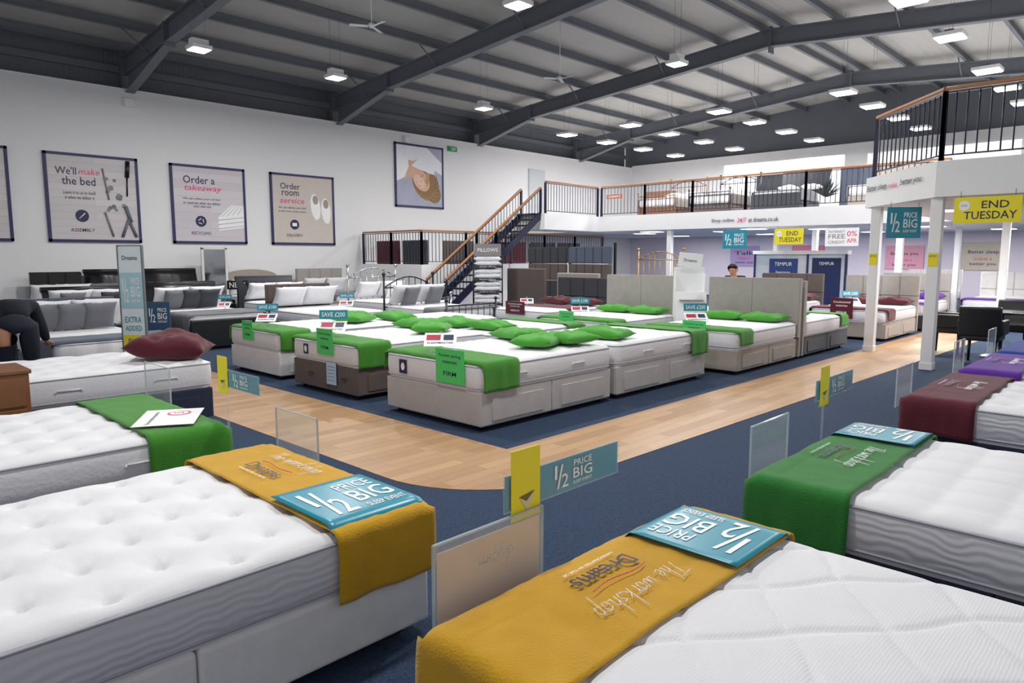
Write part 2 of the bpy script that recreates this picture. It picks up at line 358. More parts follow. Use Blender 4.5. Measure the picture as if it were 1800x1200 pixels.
# --- beds
def rr_perim(L,W,r,off=0,n=6):
    pts=[]
    for cx,cy,a0 in ((L-r,W/2-r,0),(r,W/2-r,90),(r,-W/2+r,180),(L-r,-W/2+r,270)):
        for i in range(n+1):
            a=R(a0+90*i/n); pts.append((cx+(r+off)*math.cos(a),cy+(r+off)*math.sin(a)))
    return pts
def tubering(L,W,r,z,rad,off):
    k=('p',L,W,r,z,rad)
    if k in CA: return CA[k]
    v=[];f=[]
    pts=rr_perim(L,W,r,off)
    n=len(pts)
    for i in range(n):
        a=Vector(pts[i-1]);b=Vector(pts[(i+1)%n]);t=(b-a).normalized();nn=Vector((t.y,-t.x))
        for q in range(6):
            an=2*math.pi*q/6; v.append((pts[i][0]+nn.x*rad*math.cos(an),pts[i][1]+nn.y*rad*math.cos(an),z+rad*math.sin(an)))
    for i in range(n):
        for q in range(6): f.append((i*6+q,((i+1)%n)*6+q,((i+1)%n)*6+(q+1)%6,i*6+(q+1)%6))
    CA[k]=mesh_vf('piping',v,f,True); return CA[k]
def dimple(style,x,y):
    if style=='tuft':
        best=9;bd=(0,0)
        for i in (math.floor(x/.2),math.floor(x/.2)+1):
            ox=.15 if i%2 else 0; j=round((y-ox)/.3); dx=x-i*.2;dy=y-ox-j*.3
            if math.hypot(dx,dy)<best: best=math.hypot(dx,dy); bd=(dx,dy)
        a=math.atan2(bd[1],bd[0]); star=.5+.5*math.cos(a*8)
        return -.034*math.exp(-(best/.022)**2)-.021*math.exp(-(best/.085)**2)-.004*star*math.exp(-((best-.06)/.04)**2)+.003*noise.noise((x*6,y*6,0))
    if style=='biscuit': return -.024*(1-(abs(math.sin(math.pi*x/.24))*abs(math.sin(math.pi*y/.24)))**.35)
    if style=='diamond':
        p=.36; yy=y+.02*math.sin(x*17); xx=x+.02*math.sin(y*17); u=(xx+yy*.85)/p; w=(xx-yy*.85)/p
        du=abs(u-round(u))*p; dw=abs(w-round(w))*p
        return -.008*max(math.exp(-(du/.013)**2),math.exp(-(dw/.013)**2))+.002*min(1,min(du,dw)/.08)
    if style=='wave': return -.008*abs(math.sin(math.pi*(x+.04*math.sin(y*14))/.16))**6
    return 0
def mattress_mesh(L,W,H,res,style):
    k=('m',L,W,H,res,style)
    if k in CA: return CA[k]
    nx=max(8,int(L/res)); ny=max(8,int(W/res)); r=.08; v=[];f=[];out=[]
    for i in range(nx+1):
        for j in range(ny+1):
            x=L*i/nx; y=-W/2+W*j/ny
            ux=max(r-x,x-(L-r),0)/r; uy=max(abs(y)-(W/2-r),0)/r
            if ux>0 and uy>0:
                a=ux*math.sqrt(1-uy*uy/2); b=uy*math.sqrt(1-ux*ux/2)
                x2=r-a*r if x<r else L-r+a*r; y2=math.copysign(W/2-r+b*r,y); d=r*(1-math.hypot(a,b)); x,y=x2,y2
                o=Vector(((-a if i<nx/2 else a),math.copysign(b,y)))
            else:
                d=min(x,L-x,W/2-abs(y))
                o=Vector((-1,0)) if x<=1e-6 else Vector((1,0)) if x>=L-1e-6 else Vector((0,math.copysign(1,y)))
            d=max(d,0); e=min(d/.06,1); z=H-.03*(1-e)**2+dimple(style,x,y)*min(1,d/.07)
            v.append((x,y,z)); out.append(o.normalized() if o.length>0 else o)
    I=lambda i,j:i*(ny+1)+j
    for i in range(nx):
        for j in range(ny): f.append((I(i,j),I(i+1,j),I(i+1,j+1),I(i,j+1)))
    nt=len(f)
    per=[I(i,0) for i in range(nx)]+[I(nx,j) for j in range(ny)]+[I(i,ny) for i in range(nx,0,-1)]+[I(0,j) for j in range(ny,0,-1)]
    prev=per
    for off,z in ((.008,H-.05),(.013,H*.62),(.013,H*.38),(.006,.03),(-.02,.0)):
        cur=[]
        for p in per:
            x,y,_=v[p]; o=out[p]; cur.append(len(v)); v.append((x+o.x*off,y+o.y*off,z))
        m=len(per)
        for q in range(m): f.append((prev[q],cur[q],cur[(q+1)%m],prev[(q+1)%m]))
        prev=cur
    f.append(prev)
    me=mesh_vf('mattress',v,f,True); me.materials.append(None); me.materials.append(None)
    for p in me.polygons:
        if p.index>=nt: p.material_index=1
    CA[k]=me; return me
def cushions(w,h,nx,ny,th,gap=.004,bev=.02):
    k=('cu',w,h,nx,ny,th,gap,bev)
    if k in CA: return CA[k]
    cw=w/nx;ch=h/ny
    CA[k]=boxes([(0,-w/2+cw*(i+.5),ch*(j+.5),th,cw-gap,ch-gap) for i in range(nx) for j in range(ny)],bev,3); return CA[k]
def pillow_mesh(w,d,h,seed=0):
    n=16;v=[];f=[]
    for s in (1,-1):
        for i in range(n+1):
            for j in range(n+1):
                u=-1+2*i/n;q=-1+2*j/n
                pin=1-.10*(1-abs(u)**2)*abs(q)**3; pin2=1-.10*(1-abs(q)**2)*abs(u)**3
                hz=((1-u**4)*(1-q**4))**.6*h/2
                nz=noise.noise((u*1.6+seed,q*1.6,seed*1.3))*h*.35+noise.noise((u*4+seed,q*4,3))*h*.18
                v.append((u*w/2*pin2,q*d/2*pin,s*hz+(nz*hz/h*2 if s>0 else 0)))
    m=(n+1)*(n+1)
    for s in (0,1):
        for i in range(n):
            for j in range(n):
                a=s*m+i*(n+1)+j; q=(a,a+n+1,a+n+2,a+1); f.append(q if s==0 else q[::-1])
    me=mesh_vf('pillow',v,f,True); bm=bmesh.new(); bm.from_mesh(me); bmesh.ops.remove_doubles(bm,verts=bm.verts[:],dist=1e-5); bm.to_mesh(me); bm.free()
    for p in me.polygons: p.use_smooth=True
    return me
PM=[pillow_mesh(.70,.46,.15,s) for s in range(4)]
PF=[pillow_mesh(.66,.46,.12,s+11) for s in range(4)]
PC=[pillow_mesh(.42,.42,.14,s+5) for s in range(2)]
BTN=M('button_shade','6b635c',.8)
def headboard(t,kind,mat,L,W,h,z0=.0):
    x=L+.06
    if kind=='panel':
        part(t,'headboard',bx(.05,W+.04,h-.05,.01),mat,(x+.02,0,(h+.05)/2))
        part(t,'headboard_cushion',cushions(W+.04,(h-.35),max(3,int(W/.35)),2,.07,.003,.015),mat,(x-.02,0,.35))
    elif kind=='tall':
        part(t,'headboard',bx(.05,W+.04,h-.05,.01),mat,(x+.02,0,(h+.05)/2))
        part(t,'headboard_cushion',cushions(W+.04,(h-.35),2,1,.08,.0005,.006),mat,(x-.02,0,.35))
        for i in (1,3):
            for j in (1,2): part(t,'button',cyl(.010,.012,10),mat,(x-.062,-W/2-.02+(W+.04)*i/4,.35+(h-.35)*j/3),(0,R(90),0))
    elif kind=='curved':
        pts=[]; n=20
        for i in range(n+1):
            y=-W/2-.02+(W+.04)*i/n; u=(y/(W/2)); pts.append((y,h-.16+.16*max(0,math.cos(min(1,abs(u))*math.pi/2))**.5))
        v=[(-.04,p[0],p[1]) for p in pts]+[(.04,p[0],p[1]) for p in pts]; v+=[(-.04,pts[0][0],.1),(-.04,pts[-1][0],.1),(.04,pts[0][0],.1),(.04,pts[-1][0],.1)]
        a=2*(n+1); f=[[a]+list(range(n+1))+[a+1],([a+2]+list(range(n+1,2*n+2))+[a+3])[::-1]]+[[i,n+1+i,n+2+i,i+1] for i in range(n)]+[[a,a+2,n+1,0],[n,2*n+1,a+3,a+1]]
        part(t,'headboard',mesh_vf('hb',v,f),mat,(x+.02,0,0))
        bt=cyl(.014,.014,8)
        for j in range(4):
            for i in range(7):
                y=-W/2+.12+(W-.24)*i/6+(0 if j%2 else (W-.24)/12)
                if y<W/2-.08: part(t,'button',bt,BTN,(x-.024,y,.62+.12*j),(0,R(90),0))
    elif kind=='metal':
        w=W/2; L2=[((0,-w,0),(0,-w,h),.022),((0,w,0),(0,w,h),.022),((0,-w,h-.25),(0,w,h-.25),.014),((0,-w,.55),(0,w,.55),.014)]
        n=8; prev=(0,-w,h-.25)
        for i in range(1,n+1):
            y=-w+2*w*i/n; c=(0,y,h-.25+.22*math.sin(math.pi*i/n)); L2.append((prev,c,.014)); prev=c
        for i in range(1,n): y=-w+2*w*i/n; L2.append(((0,y,.55),(0,y,h-.25+.22*math.sin(math.pi*i/n)),.009))
        part(t,'headboard',tubes(L2,8,knobs=[((0,-w,h+.03),.04),((0,w,h+.03),.04)]),mat,(x,0,0))
        hf=.75; L3=[((0,-w,0),(0,-w,hf),.022),((0,w,0),(0,w,hf),.022),((0,-w,hf-.08),(0,w,hf-.08),.014),((0,-w,.3),(0,w,.3),.014)]+[((0,-w+2*w*i/8,.3),(0,-w+2*w*i/8,hf-.08),.008) for i in range(1,8)]
        part(t,'footboard',tubes(L3,8,knobs=[((0,-w,hf+.02),.035),((0,w,hf+.02),.035)]),mat,(-.04,0,0))
    elif kind=='sleigh':
        v=[];n=10
        for i in range(n+1):
            q=i/n; v.append((x+.02+.16*q**3,.1+(h-.1)*q))
        vv=[];f=[]
        for (a,b) in v:
            for dx in (-.035,.035):
                for y in (-W/2-.03,W/2+.03): vv.append((a+dx,y,b))
        for i in range(n):
            o=i*4; f+=[(o,o+4,o+5,o+1),(o+2,o+3,o+7,o+6),(o,o+2,o+6,o+4),(o+1,o+5,o+7,o+3)]
        f.append((n*4,n*4+2,n*4+3,n*4+1))
        part(t,'headboard',mesh_vf('sl',vv,f,True),mat)
        part(t,'headboard_roll',cyl(.05,round(W+.08,3),16),mat,(x+.2,0,h),(R(90),0,0))
        part(t,'footboard',bx(.07,W+.06,.5,.03,3),mat,(-.05,0,.27))
def bed(x,y,rot,L=1.95,W=1.38,bh=.34,mh=.26,base=None,style='plain',res=.08,head=None,label='double divan bed with white mattress',z=0,drawers=(1,1),side=None,top=None,hand=False,castor=True):
    base=base or F_CRM
    t=thing('bed',label,'bed',(x,y,z),(0,0,R(rot)),group='display beds in the showroom')
    for k in (0,1):
        part(t,'divan_base',bx(L/2-.006,W,bh-.05,.018,3),base,(L*(.25+.5*k),0,.05+(bh-.05)/2))
    for s,on in ((-1,drawers[0]),(1,drawers[1])):
        if on:
            for k in (0,1):
                part(t,'drawer',bx(L/2-.28,.014,bh-.16,.006),base,(L*(.25+.5*k),s*(W/2+.004),.05+(bh-.05)/2-.015))
    if castor:
        for lx in (.1,L/2-.1,L/2+.1,L-.1):
            for ly in (-W/2+.1,W/2-.1): part(t,'castor',cyl(.025,.05,10),BLK,(lx,ly,.025))
    part(t,'mattress',mattress_mesh(L,W,mh,res,style),[top or MTOP,side or MSIDEW],(0,0,bh))
    part(t,'piping',tubering(L,W,.08,.035,.006,.008),PIPE,(0,0,bh)); part(t,'piping',tubering(L,W,.08,mh-.038,.006,.008),PIPE,(0,0,bh))
    if hand:
        hm=CA.setdefault('hand',tubes([((-.09,0,0),(.09,0,0),.007),((-.09,0,0),(-.1,0,-.015),.007),((.09,0,0),(.1,0,-.015),.007)],6))
        for lx in (L*.25,L*.7):
            for s in (-1,1): part(t,'mattress_handle',hm,F_WHT,(lx,s*(W/2+.022),bh+mh*.5))
    if head: headboard(t,head[0],head[1],L,W,head[2])
    b=dict(o=t,x=x,y=y,z=z,rot=rot,L=L,W=W,top=z+bh+mh,bh=bh,mh=mh)
    return b
def wp(b,lx,ly,lz=0):
    a=R(b['rot']); return (b['x']+lx*math.cos(a)-ly*math.sin(a),b['y']+lx*math.sin(a)+ly*math.cos(a),b['top']+lz)
def throw(b,mat,l0=-.01,l1=.45,hL=.24,hR=.24,seed=0,label='coloured velvet throw folded over the foot of a mattress',res=.03,text=None,name='throw'):
    W=b['W']+.03; t=.012; tot=hL+W+hR; n=int(tot/res); m=max(6,int((l1-l0)/res)); P=[]
    for i in range(n+1):
        s=-hL+tot*i/n
        if s<0: y,z=-W/2-t,s
        elif s>W: y,z=W/2+t,-(s-W)
        else: y,z=-W/2-t+(W+2*t)*s/W,t
        P.append([y,z,s])
    for _ in range(2 if res<.04 else 1):
        Q=[p[:] for p in P]
        for i in range(1,n): P[i][0]=(Q[i-1][0]+2*Q[i][0]+Q[i+1][0])/4; P[i][1]=(Q[i-1][1]+2*Q[i][1]+Q[i+1][1])/4
    v=[]
    for i,(y,z,s) in enumerate(P):
        for j in range(m+1):
            q=j/m; lx=l0+(l1-l0)*q+.012*noise.noise((s*3,q*2,seed)); hang=max(0,-s,s-W)
            yy=y; zz=z
            if hang>0: yy+=math.copysign(1,y)*(.004+.014*(noise.noise((lx*11,seed,s*2))+.4)*min(1,hang/.1)); zz+=.008*noise.noise((lx*9,seed+3,0))
            else: zz+=.004*(noise.noise((lx*12+seed,s*9,1))+.5)+.002*noise.noise((lx*30,s*30,2))
            if q<.01 and hang==0: zz-=.035
            elif q<.09 and hang==0: zz-=.006
            v.append((lx,yy,zz))
    f=[(i*(m+1)+j,(i+1)*(m+1)+j,(i+1)*(m+1)+j+1,i*(m+1)+j+1) for i in range(n) for j in range(m)]
    me=mesh_vf('throw',v,f,True)
    o=solo(name,me,mat,label,'throw blanket',wp(b,0,0),(0,0,R(b['rot'])),group='throws across the beds')
    md=o.modifiers.new('s','SOLIDIFY'); md.thickness=.005; md.offset=1
    if text:
        r,c=text; zt=.027; sg=1 if r<0 else -1
        mid=(l0+l1)/2
        lett(o,'Dreams',mid-.06*sg,c,.29,.07,zt,NPR,R(r))
        script(o,'The',mid+.09*sg,c+.15*sg,.085,zt,WPR,R(r)); script(o,'workshop',mid+.10*sg,c-.09*sg,.095,zt,WPR,R(r))
        sw=tubes([((-.14+.028*i,.008*math.sin(i*.7),0),(-.14+.028*(i+1),.008*math.sin((i+1)*.7),0),.002) for i in range(10)],4)
        part(o,'printed_swoosh',sw,PPR,(mid-.002*sg,c,zt),(0,0,R(r)))
        lett(o,'HANDCRAFTED IN THE UK',mid-.125*sg,c,.26,.012,zt,WPR,R(r))
    return o
def pil(b,lx,ly,rot,mat,lz=.075,tilt=0,small=False,label=None,k=0,roll=0,fl=False):
    me=(PF if fl else PC if small else PM)[k%(2 if small else 4)]
    solo('cushion' if small else 'pillow',me,mat,label or 'plump pillow lying on a display bed','cushion' if small else 'pillow',wp(b,lx,ly,lz),(R(roll),R(tilt),R(b['rot']+rot)),group='pillows on display beds')
# foreground left
A=bed(1.83,2.93,180,W=1.36,bh=.31,mh=.25,base=F_ORC,style='tuft',res=.016,side=MSIDE,label='off-white divan bed with deeply tufted white mattress and yellow throw',drawers=(0,0))
throw(A,F_YEL,-.015,.46,.2,.27,1,'mustard yellow velvet throw printed with navy and white lettering',res=.02,text=(90,-.2))
B=bed(1.84,4.87,180,W=1.36,bh=.32,mh=.26,base=F_CRM,style='tuft',res=.025,hand=True,label='divan bed with tufted white mattress and green throw')
throw(B,F_GRN,-.015,.46,.2,.26,2,'bright green velvet throw over a tufted mattress')
Cb=bed(2.86,7.44,180,L=1.75,W=1.33,bh=.34,mh=.27,base=F_NAV,style='tuft',res=.04,hand=True,label='navy divan bed with white mattress and maroon pillow')
solo('pillow',pillow_mesh(.72,.56,.22,2),F_MAR,'large maroon velvet pillow on the corner of a white mattress','pillow',wp(Cb,.24,.3,.11),(0,R(4),R(-35)),group='pillows on display beds')
# foreground right
Db=bed(1.83,1.43,-90,W=1.34,bh=.32,mh=.26,base=F_NAV,style='diamond',res=.012,top=MRIB,side=MSIDE,label='divan bed with diamond-quilted white mattress and mustard throw')
throw(Db,F_YEL,-.015,.45,.27,.2,3,'mustard yellow velvet throw printed with navy and white lettering',res=.02,text=(-90,-.08))
E=bed(3.79,1.42,-90,W=1.38,bh=.32,mh=.26,base=F_NAV,style='biscuit',res=.022,side=MSIDE,label='navy divan bed with puffy quilted mattress and green throw')
throw(E,F_DGR,-.015,.45,.27,.2,4,'deep green velvet throw printed with navy and white lettering',res=.025,text=(-90,-.08))
Fb=bed(6.25,1.43,-90,W=1.38,base=F_NAV,style='tuft',res=.04,side=MSIDE,label='navy divan bed with quilted white mattress and maroon throw')
throw(Fb,F_MAR,-.015,.45,.25,.2,5,'maroon velvet throw printed with lettering',text=(-90,0))
G=bed(7.98,1.43,-90,W=1.34,base=F_NAV,style='wave',res=.05,label='navy divan bed with white mattress and purple throw')
throw(G,F_PUR,-.015,.45,.22,.2,6,'purple velvet throw over the foot of a mattress',text=(-90,0))
Hb=bed(9.55,1.43,-90,W=1.34,base=F_NAV,label='navy divan bed with white mattress and blue throw')
throw(Hb,F_BLU,-.015,.45,.22,.2,7,'royal blue velvet throw over the foot of a mattress')
# centre block
I1=bed(4.32,5.25,0,L=1.98,W=1.42,bh=.37,mh=.27,base=F_SIL,style='wave',res=.03,hand=True,label='pale grey divan bed with drawers and green throw')
I2=bed(8.4,5.25,180,L=1.98,W=1.42,bh=.37,mh=.27,base=F_SIL,style='wave',res=.03,hand=True,label='pale grey divan bed with drawers and green throw')
throw(I1,F_GRN,0,.48,.27,.2,8,'bright green velvet throw hanging over a mattress side'); throw(I2,F_GRN,0,.42,.2,.3,9,'bright green velvet throw hanging over a mattress side')
GL_='green velvet pillow lying on a mattress'
for k,(lx,ly,r,z) in enumerate(((1.25,-.28,25,.065),(1.66,-.34,80,.07),(1.6,.34,75,.07))): pil(I1,lx,ly,r,PILG,z,3,k=k,label=GL_,fl=True)
pil(I2,1.7,.3,100,PILG,.065,2,k=1,label=GL_,fl=True)
J1=bed(4.36,7.25,0,L=1.95,W=1.38,bh=.36,mh=.27,base=F_TAU,style='wave',res=.04,label='dark taupe divan bed with green throw'); J2=bed(8.4,7.25,180,L=1.98,W=1.38,base=F_TAU,label='dark taupe divan bed with green pillows')
throw(J1,F_GRN,0,.45,.27,.2,10,'bright green velvet throw hanging over a mattress side'); throw(J2,F_GRN,0,.42,.2,.25,11)
K1=bed(4.42,9.1,0,L=1.95,W=1.4,bh=.36,mh=.27,base=F_ORC,style='wave',res=.05,label='white divan bed with green throw'); K2=bed(8.4,9.1,180,L=1.95,W=1.4,base=F_ORC,label='white divan bed with green pillows')
throw(K1,F_GRN,0,.45,.25,.2,12,'bright green velvet throw hanging over a mattress side')
for b,q in ((J1,((1.4,-.3,40),(1.68,.32,95))),(J2,((1.7,-.3,85),(1.66,.35,95))),(K1,((1.45,-.25,30),(1.7,.33,90))),(K2,((1.7,.1,85),))):
    for k,(lx,ly,r) in enumerate(q): pil(b,lx,ly,r,PILG,.065,2,k=k+1,label=GL_,fl=True)
# right cluster
L1=bed(8.85,5.05,0,W=1.48,base=F_BEI,head=('tall',F_HB,1.26),label='beige divan bed with tall panelled headboard and green throw'); throw(L1,F_GRN,0,.4,.2,.2,13)
N1=bed(13.05,5.05,180,W=1.48,base=F_CHA,head=('tall',F_HB,1.22),label='charcoal divan bed with white mattress and beige headboard'); throw(N1,F_GRN,.1,.45,.2,.2,14)
M1=bed(8.85,7.15,0,W=1.48,base=F_SIL,head=('tall',F_HB,1.26),label='pale divan bed with tall panelled headboard and green throw'); throw(M1,F_GRN,0,.4,.2,.2,15)
M2=bed(13.05,7.15,180,W=1.48,base=F_CHA,head=('tall',F_HB,1.22),label='charcoal divan bed with beige headboard')
for b in (L1,M1,N1):
    for k,(ly,r) in enumerate(((-.35,88),(.3,92))): pil(b,1.65,ly,r,PILG,.065,0,k=k,label='green velvet pillow by a beige headboard',fl=True)
V=bed(9.8,9.2,0,W=1.4,base=F_CHA,head=('panel',F_CHA,1.15),label='charcoal divan bed with dark headboard and maroon pillows')
for k,(lx,ly) in enumerate(((1.5,-.35),(1.55,.35))): pil(V,lx,ly,85,F_MAR,.08,k=k,label='maroon velvet pillow on a white mattress')
throw(V,F_MAR,.6,1.2,.2,.2,31,'maroon velvet throw over a white mattress')
O1=bed(14.3,4.75,0,W=1.4,base=F_BEI,head=('panel',F_HB,1.2),label='beige divan bed with maroon throw'); throw(O1,F_MAR,0,.45,.2,.2,16,'maroon velvet throw over a white mattress')
O2=bed(14.5,6.75,0,W=1.4,base=F_BEI,head=('panel',F_TAU,1.2),label='beige divan bed with maroon throw'); throw(O2,F_MAR,0,.45,.2,.2,17,'maroon velvet throw over a white mattress')
O3=bed(16.9,4.75,0,W=1.4,base=F_CHA,head=('panel',F_HB,1.2),label='charcoal divan bed with purple throw'); throw(O3,F_PUR,0,.45,.2,.2,18,'purple velvet throw over a white mattress')
O4=bed(19.5,3.2,0,W=1.4,base=F_CHA,head=('panel',F_CRM,1.2),label='charcoal divan bed with purple throw'); throw(O4,F_PUR,0,.5,.2,.2,19,'purple velvet throw over a white mattress')
O5=bed(22.2,5.6,0,W=1.4,base=F_CHA,head=('panel',F_CRM,1.2),label='charcoal divan bed with cream headboard')
for b,m in ((O1,F_MAR),(O2,F_MAR),(O3,F_PUR)):
    for ly in (-.35,.35): pil(b,1.65,ly,88,m,.08,k=1,label='velvet pillow at the head of a bed')
W1=bed(14.6,10.4,0,W=1.4,base=F_ORC,head=('metal',BRASS,1.75),label='brass spindle bed with white mattress')
# left back area
P=bed(2.78,9.45,90,L=1.85,W=1.22,base=F_SLA,head=('panel',F_SLA,1.02),label='slate blue upholstered bed with white bedding and cushions')
Q=bed(3.9,12.5,90,W=1.25,base=LEATH,head=('sleigh',LEATH,1.0),label='black leather sleigh bed with grey bedding')
Rb=bed(5.5,12.2,90,W=1.35,base=F_GRY,head=('sleigh',LEATH,1.05),label='black leather sleigh bed with grey cushions'); throw(Rb,F_GRY,0,.9,.3,.3,20,'grey blanket across a bed',name='blanket')
U=bed(7.25,10.9,90,W=1.35,base=F_BEI,head=('panel',F_TAU,1.05),label='beige divan bed with white pillows')
S=bed(9.95,12.2,90,W=1.38,base=F_WHT,head=('metal',CHROME,1.35),label='chrome metal bedstead with white bedding')
T=bed(9.3,10.05,90,W=1.3,L=1.85,base=F_WHT,head=('metal',BLK,1.2),label='black metal bedstead with white bedding')
S2=bed(7.9,13.4,90,W=1.3,base=F_CHA,head=('sleigh',F_CHA,1.1),label='charcoal sleigh bed with taupe blanket')
throw(Q,F_CHA,.1,1.1,.25,.25,41,'dark grey blanket across a bed',name='blanket'); throw(S2,F_TAU,.0,.9,.25,.25,42,'taupe blanket across a bed',name='blanket'); throw(P,F_SLA,0,.5,.25,.25,43,'slate blue blanket across a bed',name='blanket'); throw(T,F_GRY,0,.6,.2,.2,44,'grey blanket across a bed',name='blanket')
for q_,(b,ms,nc) in enumerate(((P,F_GRY,3),(Q,F_CHA,2),(Rb,F_CHA,3),(U,F_WHT,0),(S,F_WHT,1),(T,F_GRY,2),(S2,F_TAU,1))):
    L=b['L']
    for k,ly in enumerate((-.33,.33)): pil(b,L-.2,ly,90+6*(k-q_%2),F_WHT,.22,0,k=k+q_,roll=56+3*(q_%3),label='white cotton pillow propped on a headboard')
    for k,ly in enumerate((-.28,.36,.05)[:nc]): pil(b,L-.45,ly,90+5*k,ms if k!=1 else F_GRY,.19,0,small=True,k=k,roll=62,label='scatter cushion propped against white pillows')
wallrow=[(4.3,.95,'panel',LEATH,LEATH),(5.4,.95,'sleigh',BLK,LEATH),(6.75,1.25,'sleigh',LEATH,F_CHA),(8.8,1.42,'curved',F_BEI,F_TAU),(10.85,1.42,'panel',F_HB,F_BEI)]
for q_,(x,w,k,m,bm_) in enumerate(wallrow):
    b=bed(x,16.1,90,W=w,base=bm_,head=(k,m,1.25),label='upholstered bed standing against the white wall')
    throw(b,(F_CHA,BLK,LEATH,F_TAU,F_GRY)[q_],-.01,1.25,.28,.28,50+q_,'dark blanket covering a bed by the wall',name='blanket')
    for q,ly in enumerate((-w/4,w/4)): pil(b,1.72,ly,90,F_WHT if q_ not in (1,2) else F_GRY,.2,0,k=q,roll=60,label='cotton pillow propped on a headboard')
# upstairs
ZB=ZD+.006
for (y,k,m,bm_) in ((12.9,'metal',PINE,PINE),(11.0,'metal',BLK,F_TAU),(8.9,'sleigh',F_CHA,F_CHA),(6.2,'panel',F_BEI,F_BEI)):
    b=bed(20.3,y,0,W=1.4,base=bm_,z=ZB,head=(k,m,1.35),label='bed on the mezzanine behind the railing')
    throw(b,{12.9:F_BEI,11.0:F_TAU,8.9:F_GRY,6.2:F_BEI}[y],-.01,1.2,.3,.3,60+int(y),'muted blanket across an upstairs bed',name='blanket')
    for q,ly in enumerate((-.35,.35)): pil(b,1.72,ly,0,F_CRM,.2,0,k=q,label='cream cotton pillow on an upstairs bed')
for (y,m,h) in ((14.6,PINE,1.1),(10.2,F_CHA,1.35),(7.5,F_SLA,1.4),(5.0,PINE,1.2)):
    t=thing('wardrobe','dark two-door cabinet on the mezzanine','cabinet',(23.2,y,ZB)); part(t,'body',bx(.5,1.1,h,.01),m,(0,0,h/2))
    for s in (-1,1): part(t,'door',bx(.02,.52,h-.1,.004),m,(-.26,s*.27,h/2)); part(t,'knob',cyl(.015,.03,8),CHROME,(-.28,s*.05,h/2),(0,R(90),0))
# ---- price stands
def price(b,lx,ly,txt='SAVE £200',psi=None,s=1.0):
    x,y,z=wp(b,lx,ly,.0)
    psi=psi if psi is not None else 225
    t=thing('price_stand','small price stand with leaflet and teal saving card','sign',(x,y,z+.014),(0,0,R(psi+90)),group='price stands on the beds')
    part(t,'foot',bx(.24*s,.14,.006,.002),ACR,(0,0,.003))
    part(t,'stem',bx(.03,.006,.2,.001),ACR,(0,.05,.1))
    lf=part(t,'leaflet',bx(.32*s,.2*s,.003),WPR,(0,-.0,.12),(R(35),0,0))
    part(lf,'printed_block',bx(.14*s,.08*s,.001),RPR,(-.07*s,.03*s,.003)); part(lf,'printed_block',bx(.1*s,.08*s,.001),NPR,(.08*s,.03*s,.003))
    lett(lf,'SLEEPMASTER',0,-.05*s,.26*s,.025,.004,NPR)
    if txt:
        c=part(t,'saving_card',bx(.34*s,.11*s,.003),TEAL,(0,.06,.26),(R(80),0,0)); lett(c,txt,0,0,.28*s,.055*s,.004,WPR)
def gcard(b,ly,z,w=.3,h=.3,mat=None,top='Pocket spring',ink=None,bot='FIRM'):
    mat=mat or LIME; ink=ink or NPR
    a=R(b['rot']); lx=-.035
    x=b['x']+lx*math.cos(a)-ly*math.sin(a); y=b['y']+lx*math.sin(a)+ly*math.cos(a)
    t=upright('firmness_card',('bright green' if mat is LIME else 'maroon')+' card describing the mattress firmness','sign',(x,y,z),b['rot']+180,group='firmness cards')
    part(t,'board',bx(w,h,.004),mat); lett(t,top,0,.3*h,.75*w,.1*h,.004,ink); lett(t,'mattress',0,.12*h,.5*w,.08*h,.004,ink); lett(t,bot,0,-.22*h,.45*w,.13*h,.004,ink)
    part(t,'hanging_tab',bx(w*.5,.004,.05),ACR,(0,h/2,-.02))
price(I1,.22,.1,None); price(J1,.2,.1); price(K1,.2,.0,'SAVE £100',s=.85); price(L1,.2,.0); price(M1,.2,0,'SAVE £100',s=.9); price(V,.3,.1,None,s=.8); price(N1,1.0,0,None,s=.8)
price(U,.3,0,'SAVE £100',s=.8); price(Rb,.2,0,'SAVE £100',s=.7); price(S,.3,0,'SAVE £100',s=.7); price(O1,.2,0,'SAVE £200'); price(O2,.3,0,None,s=.8)
gcard(I1,-.33,.58,.4,.32); gcard(J1,-.1,.62,.34,.3); gcard(K1,.1,.6,.3,.26); gcard(L1,-.1,.58,.36,.26); gcard(M1,.1,.6,.3,.24)
gcard(O1,.1,.6,.42,.4,F_MAR,'Continental',WPR,'MEDIUM'); gcard(V,.1,.62,.5,.24,F_MAR,'Comfortable',WPR,'MEDIUM'); gcard(O2,.1,.6,.34,.3,F_MAR,'Continental',WPR,'MEDIUM')
def child_sign(b,name,ly,z,w,h,mat):
    o=part(b['o'],name,bx(w,h,.003),mat,(-.022,ly,z),(R(90),0,R(-90))); return o
o=child_sign(I1,'mattress_label',.4,.5,.12,.14,NPR); flat(o,'emblem',ell(0,0,.03,.04),WPR,.003)
o=child_sign(J1,'mattress_label',.35,.5,.1,.12,NPR); flat(o,'emblem',ell(0,0,.03,.04),WPR,.003)
o=child_sign(J1,'price_notice',-.2,.26,.2,.26,M('pale_blue_print','b9d4ee',.6))
for k in range(5): lett(o,'special offer today',0,.08-.04*k,.15,.016,.004,NPR)
for ly in (.25,-.45): part(J1['o'],'base_handle',tubes([((0,-.05,0),(0,.05,0),.008)],6),LEATH,(-.02,ly,.22))
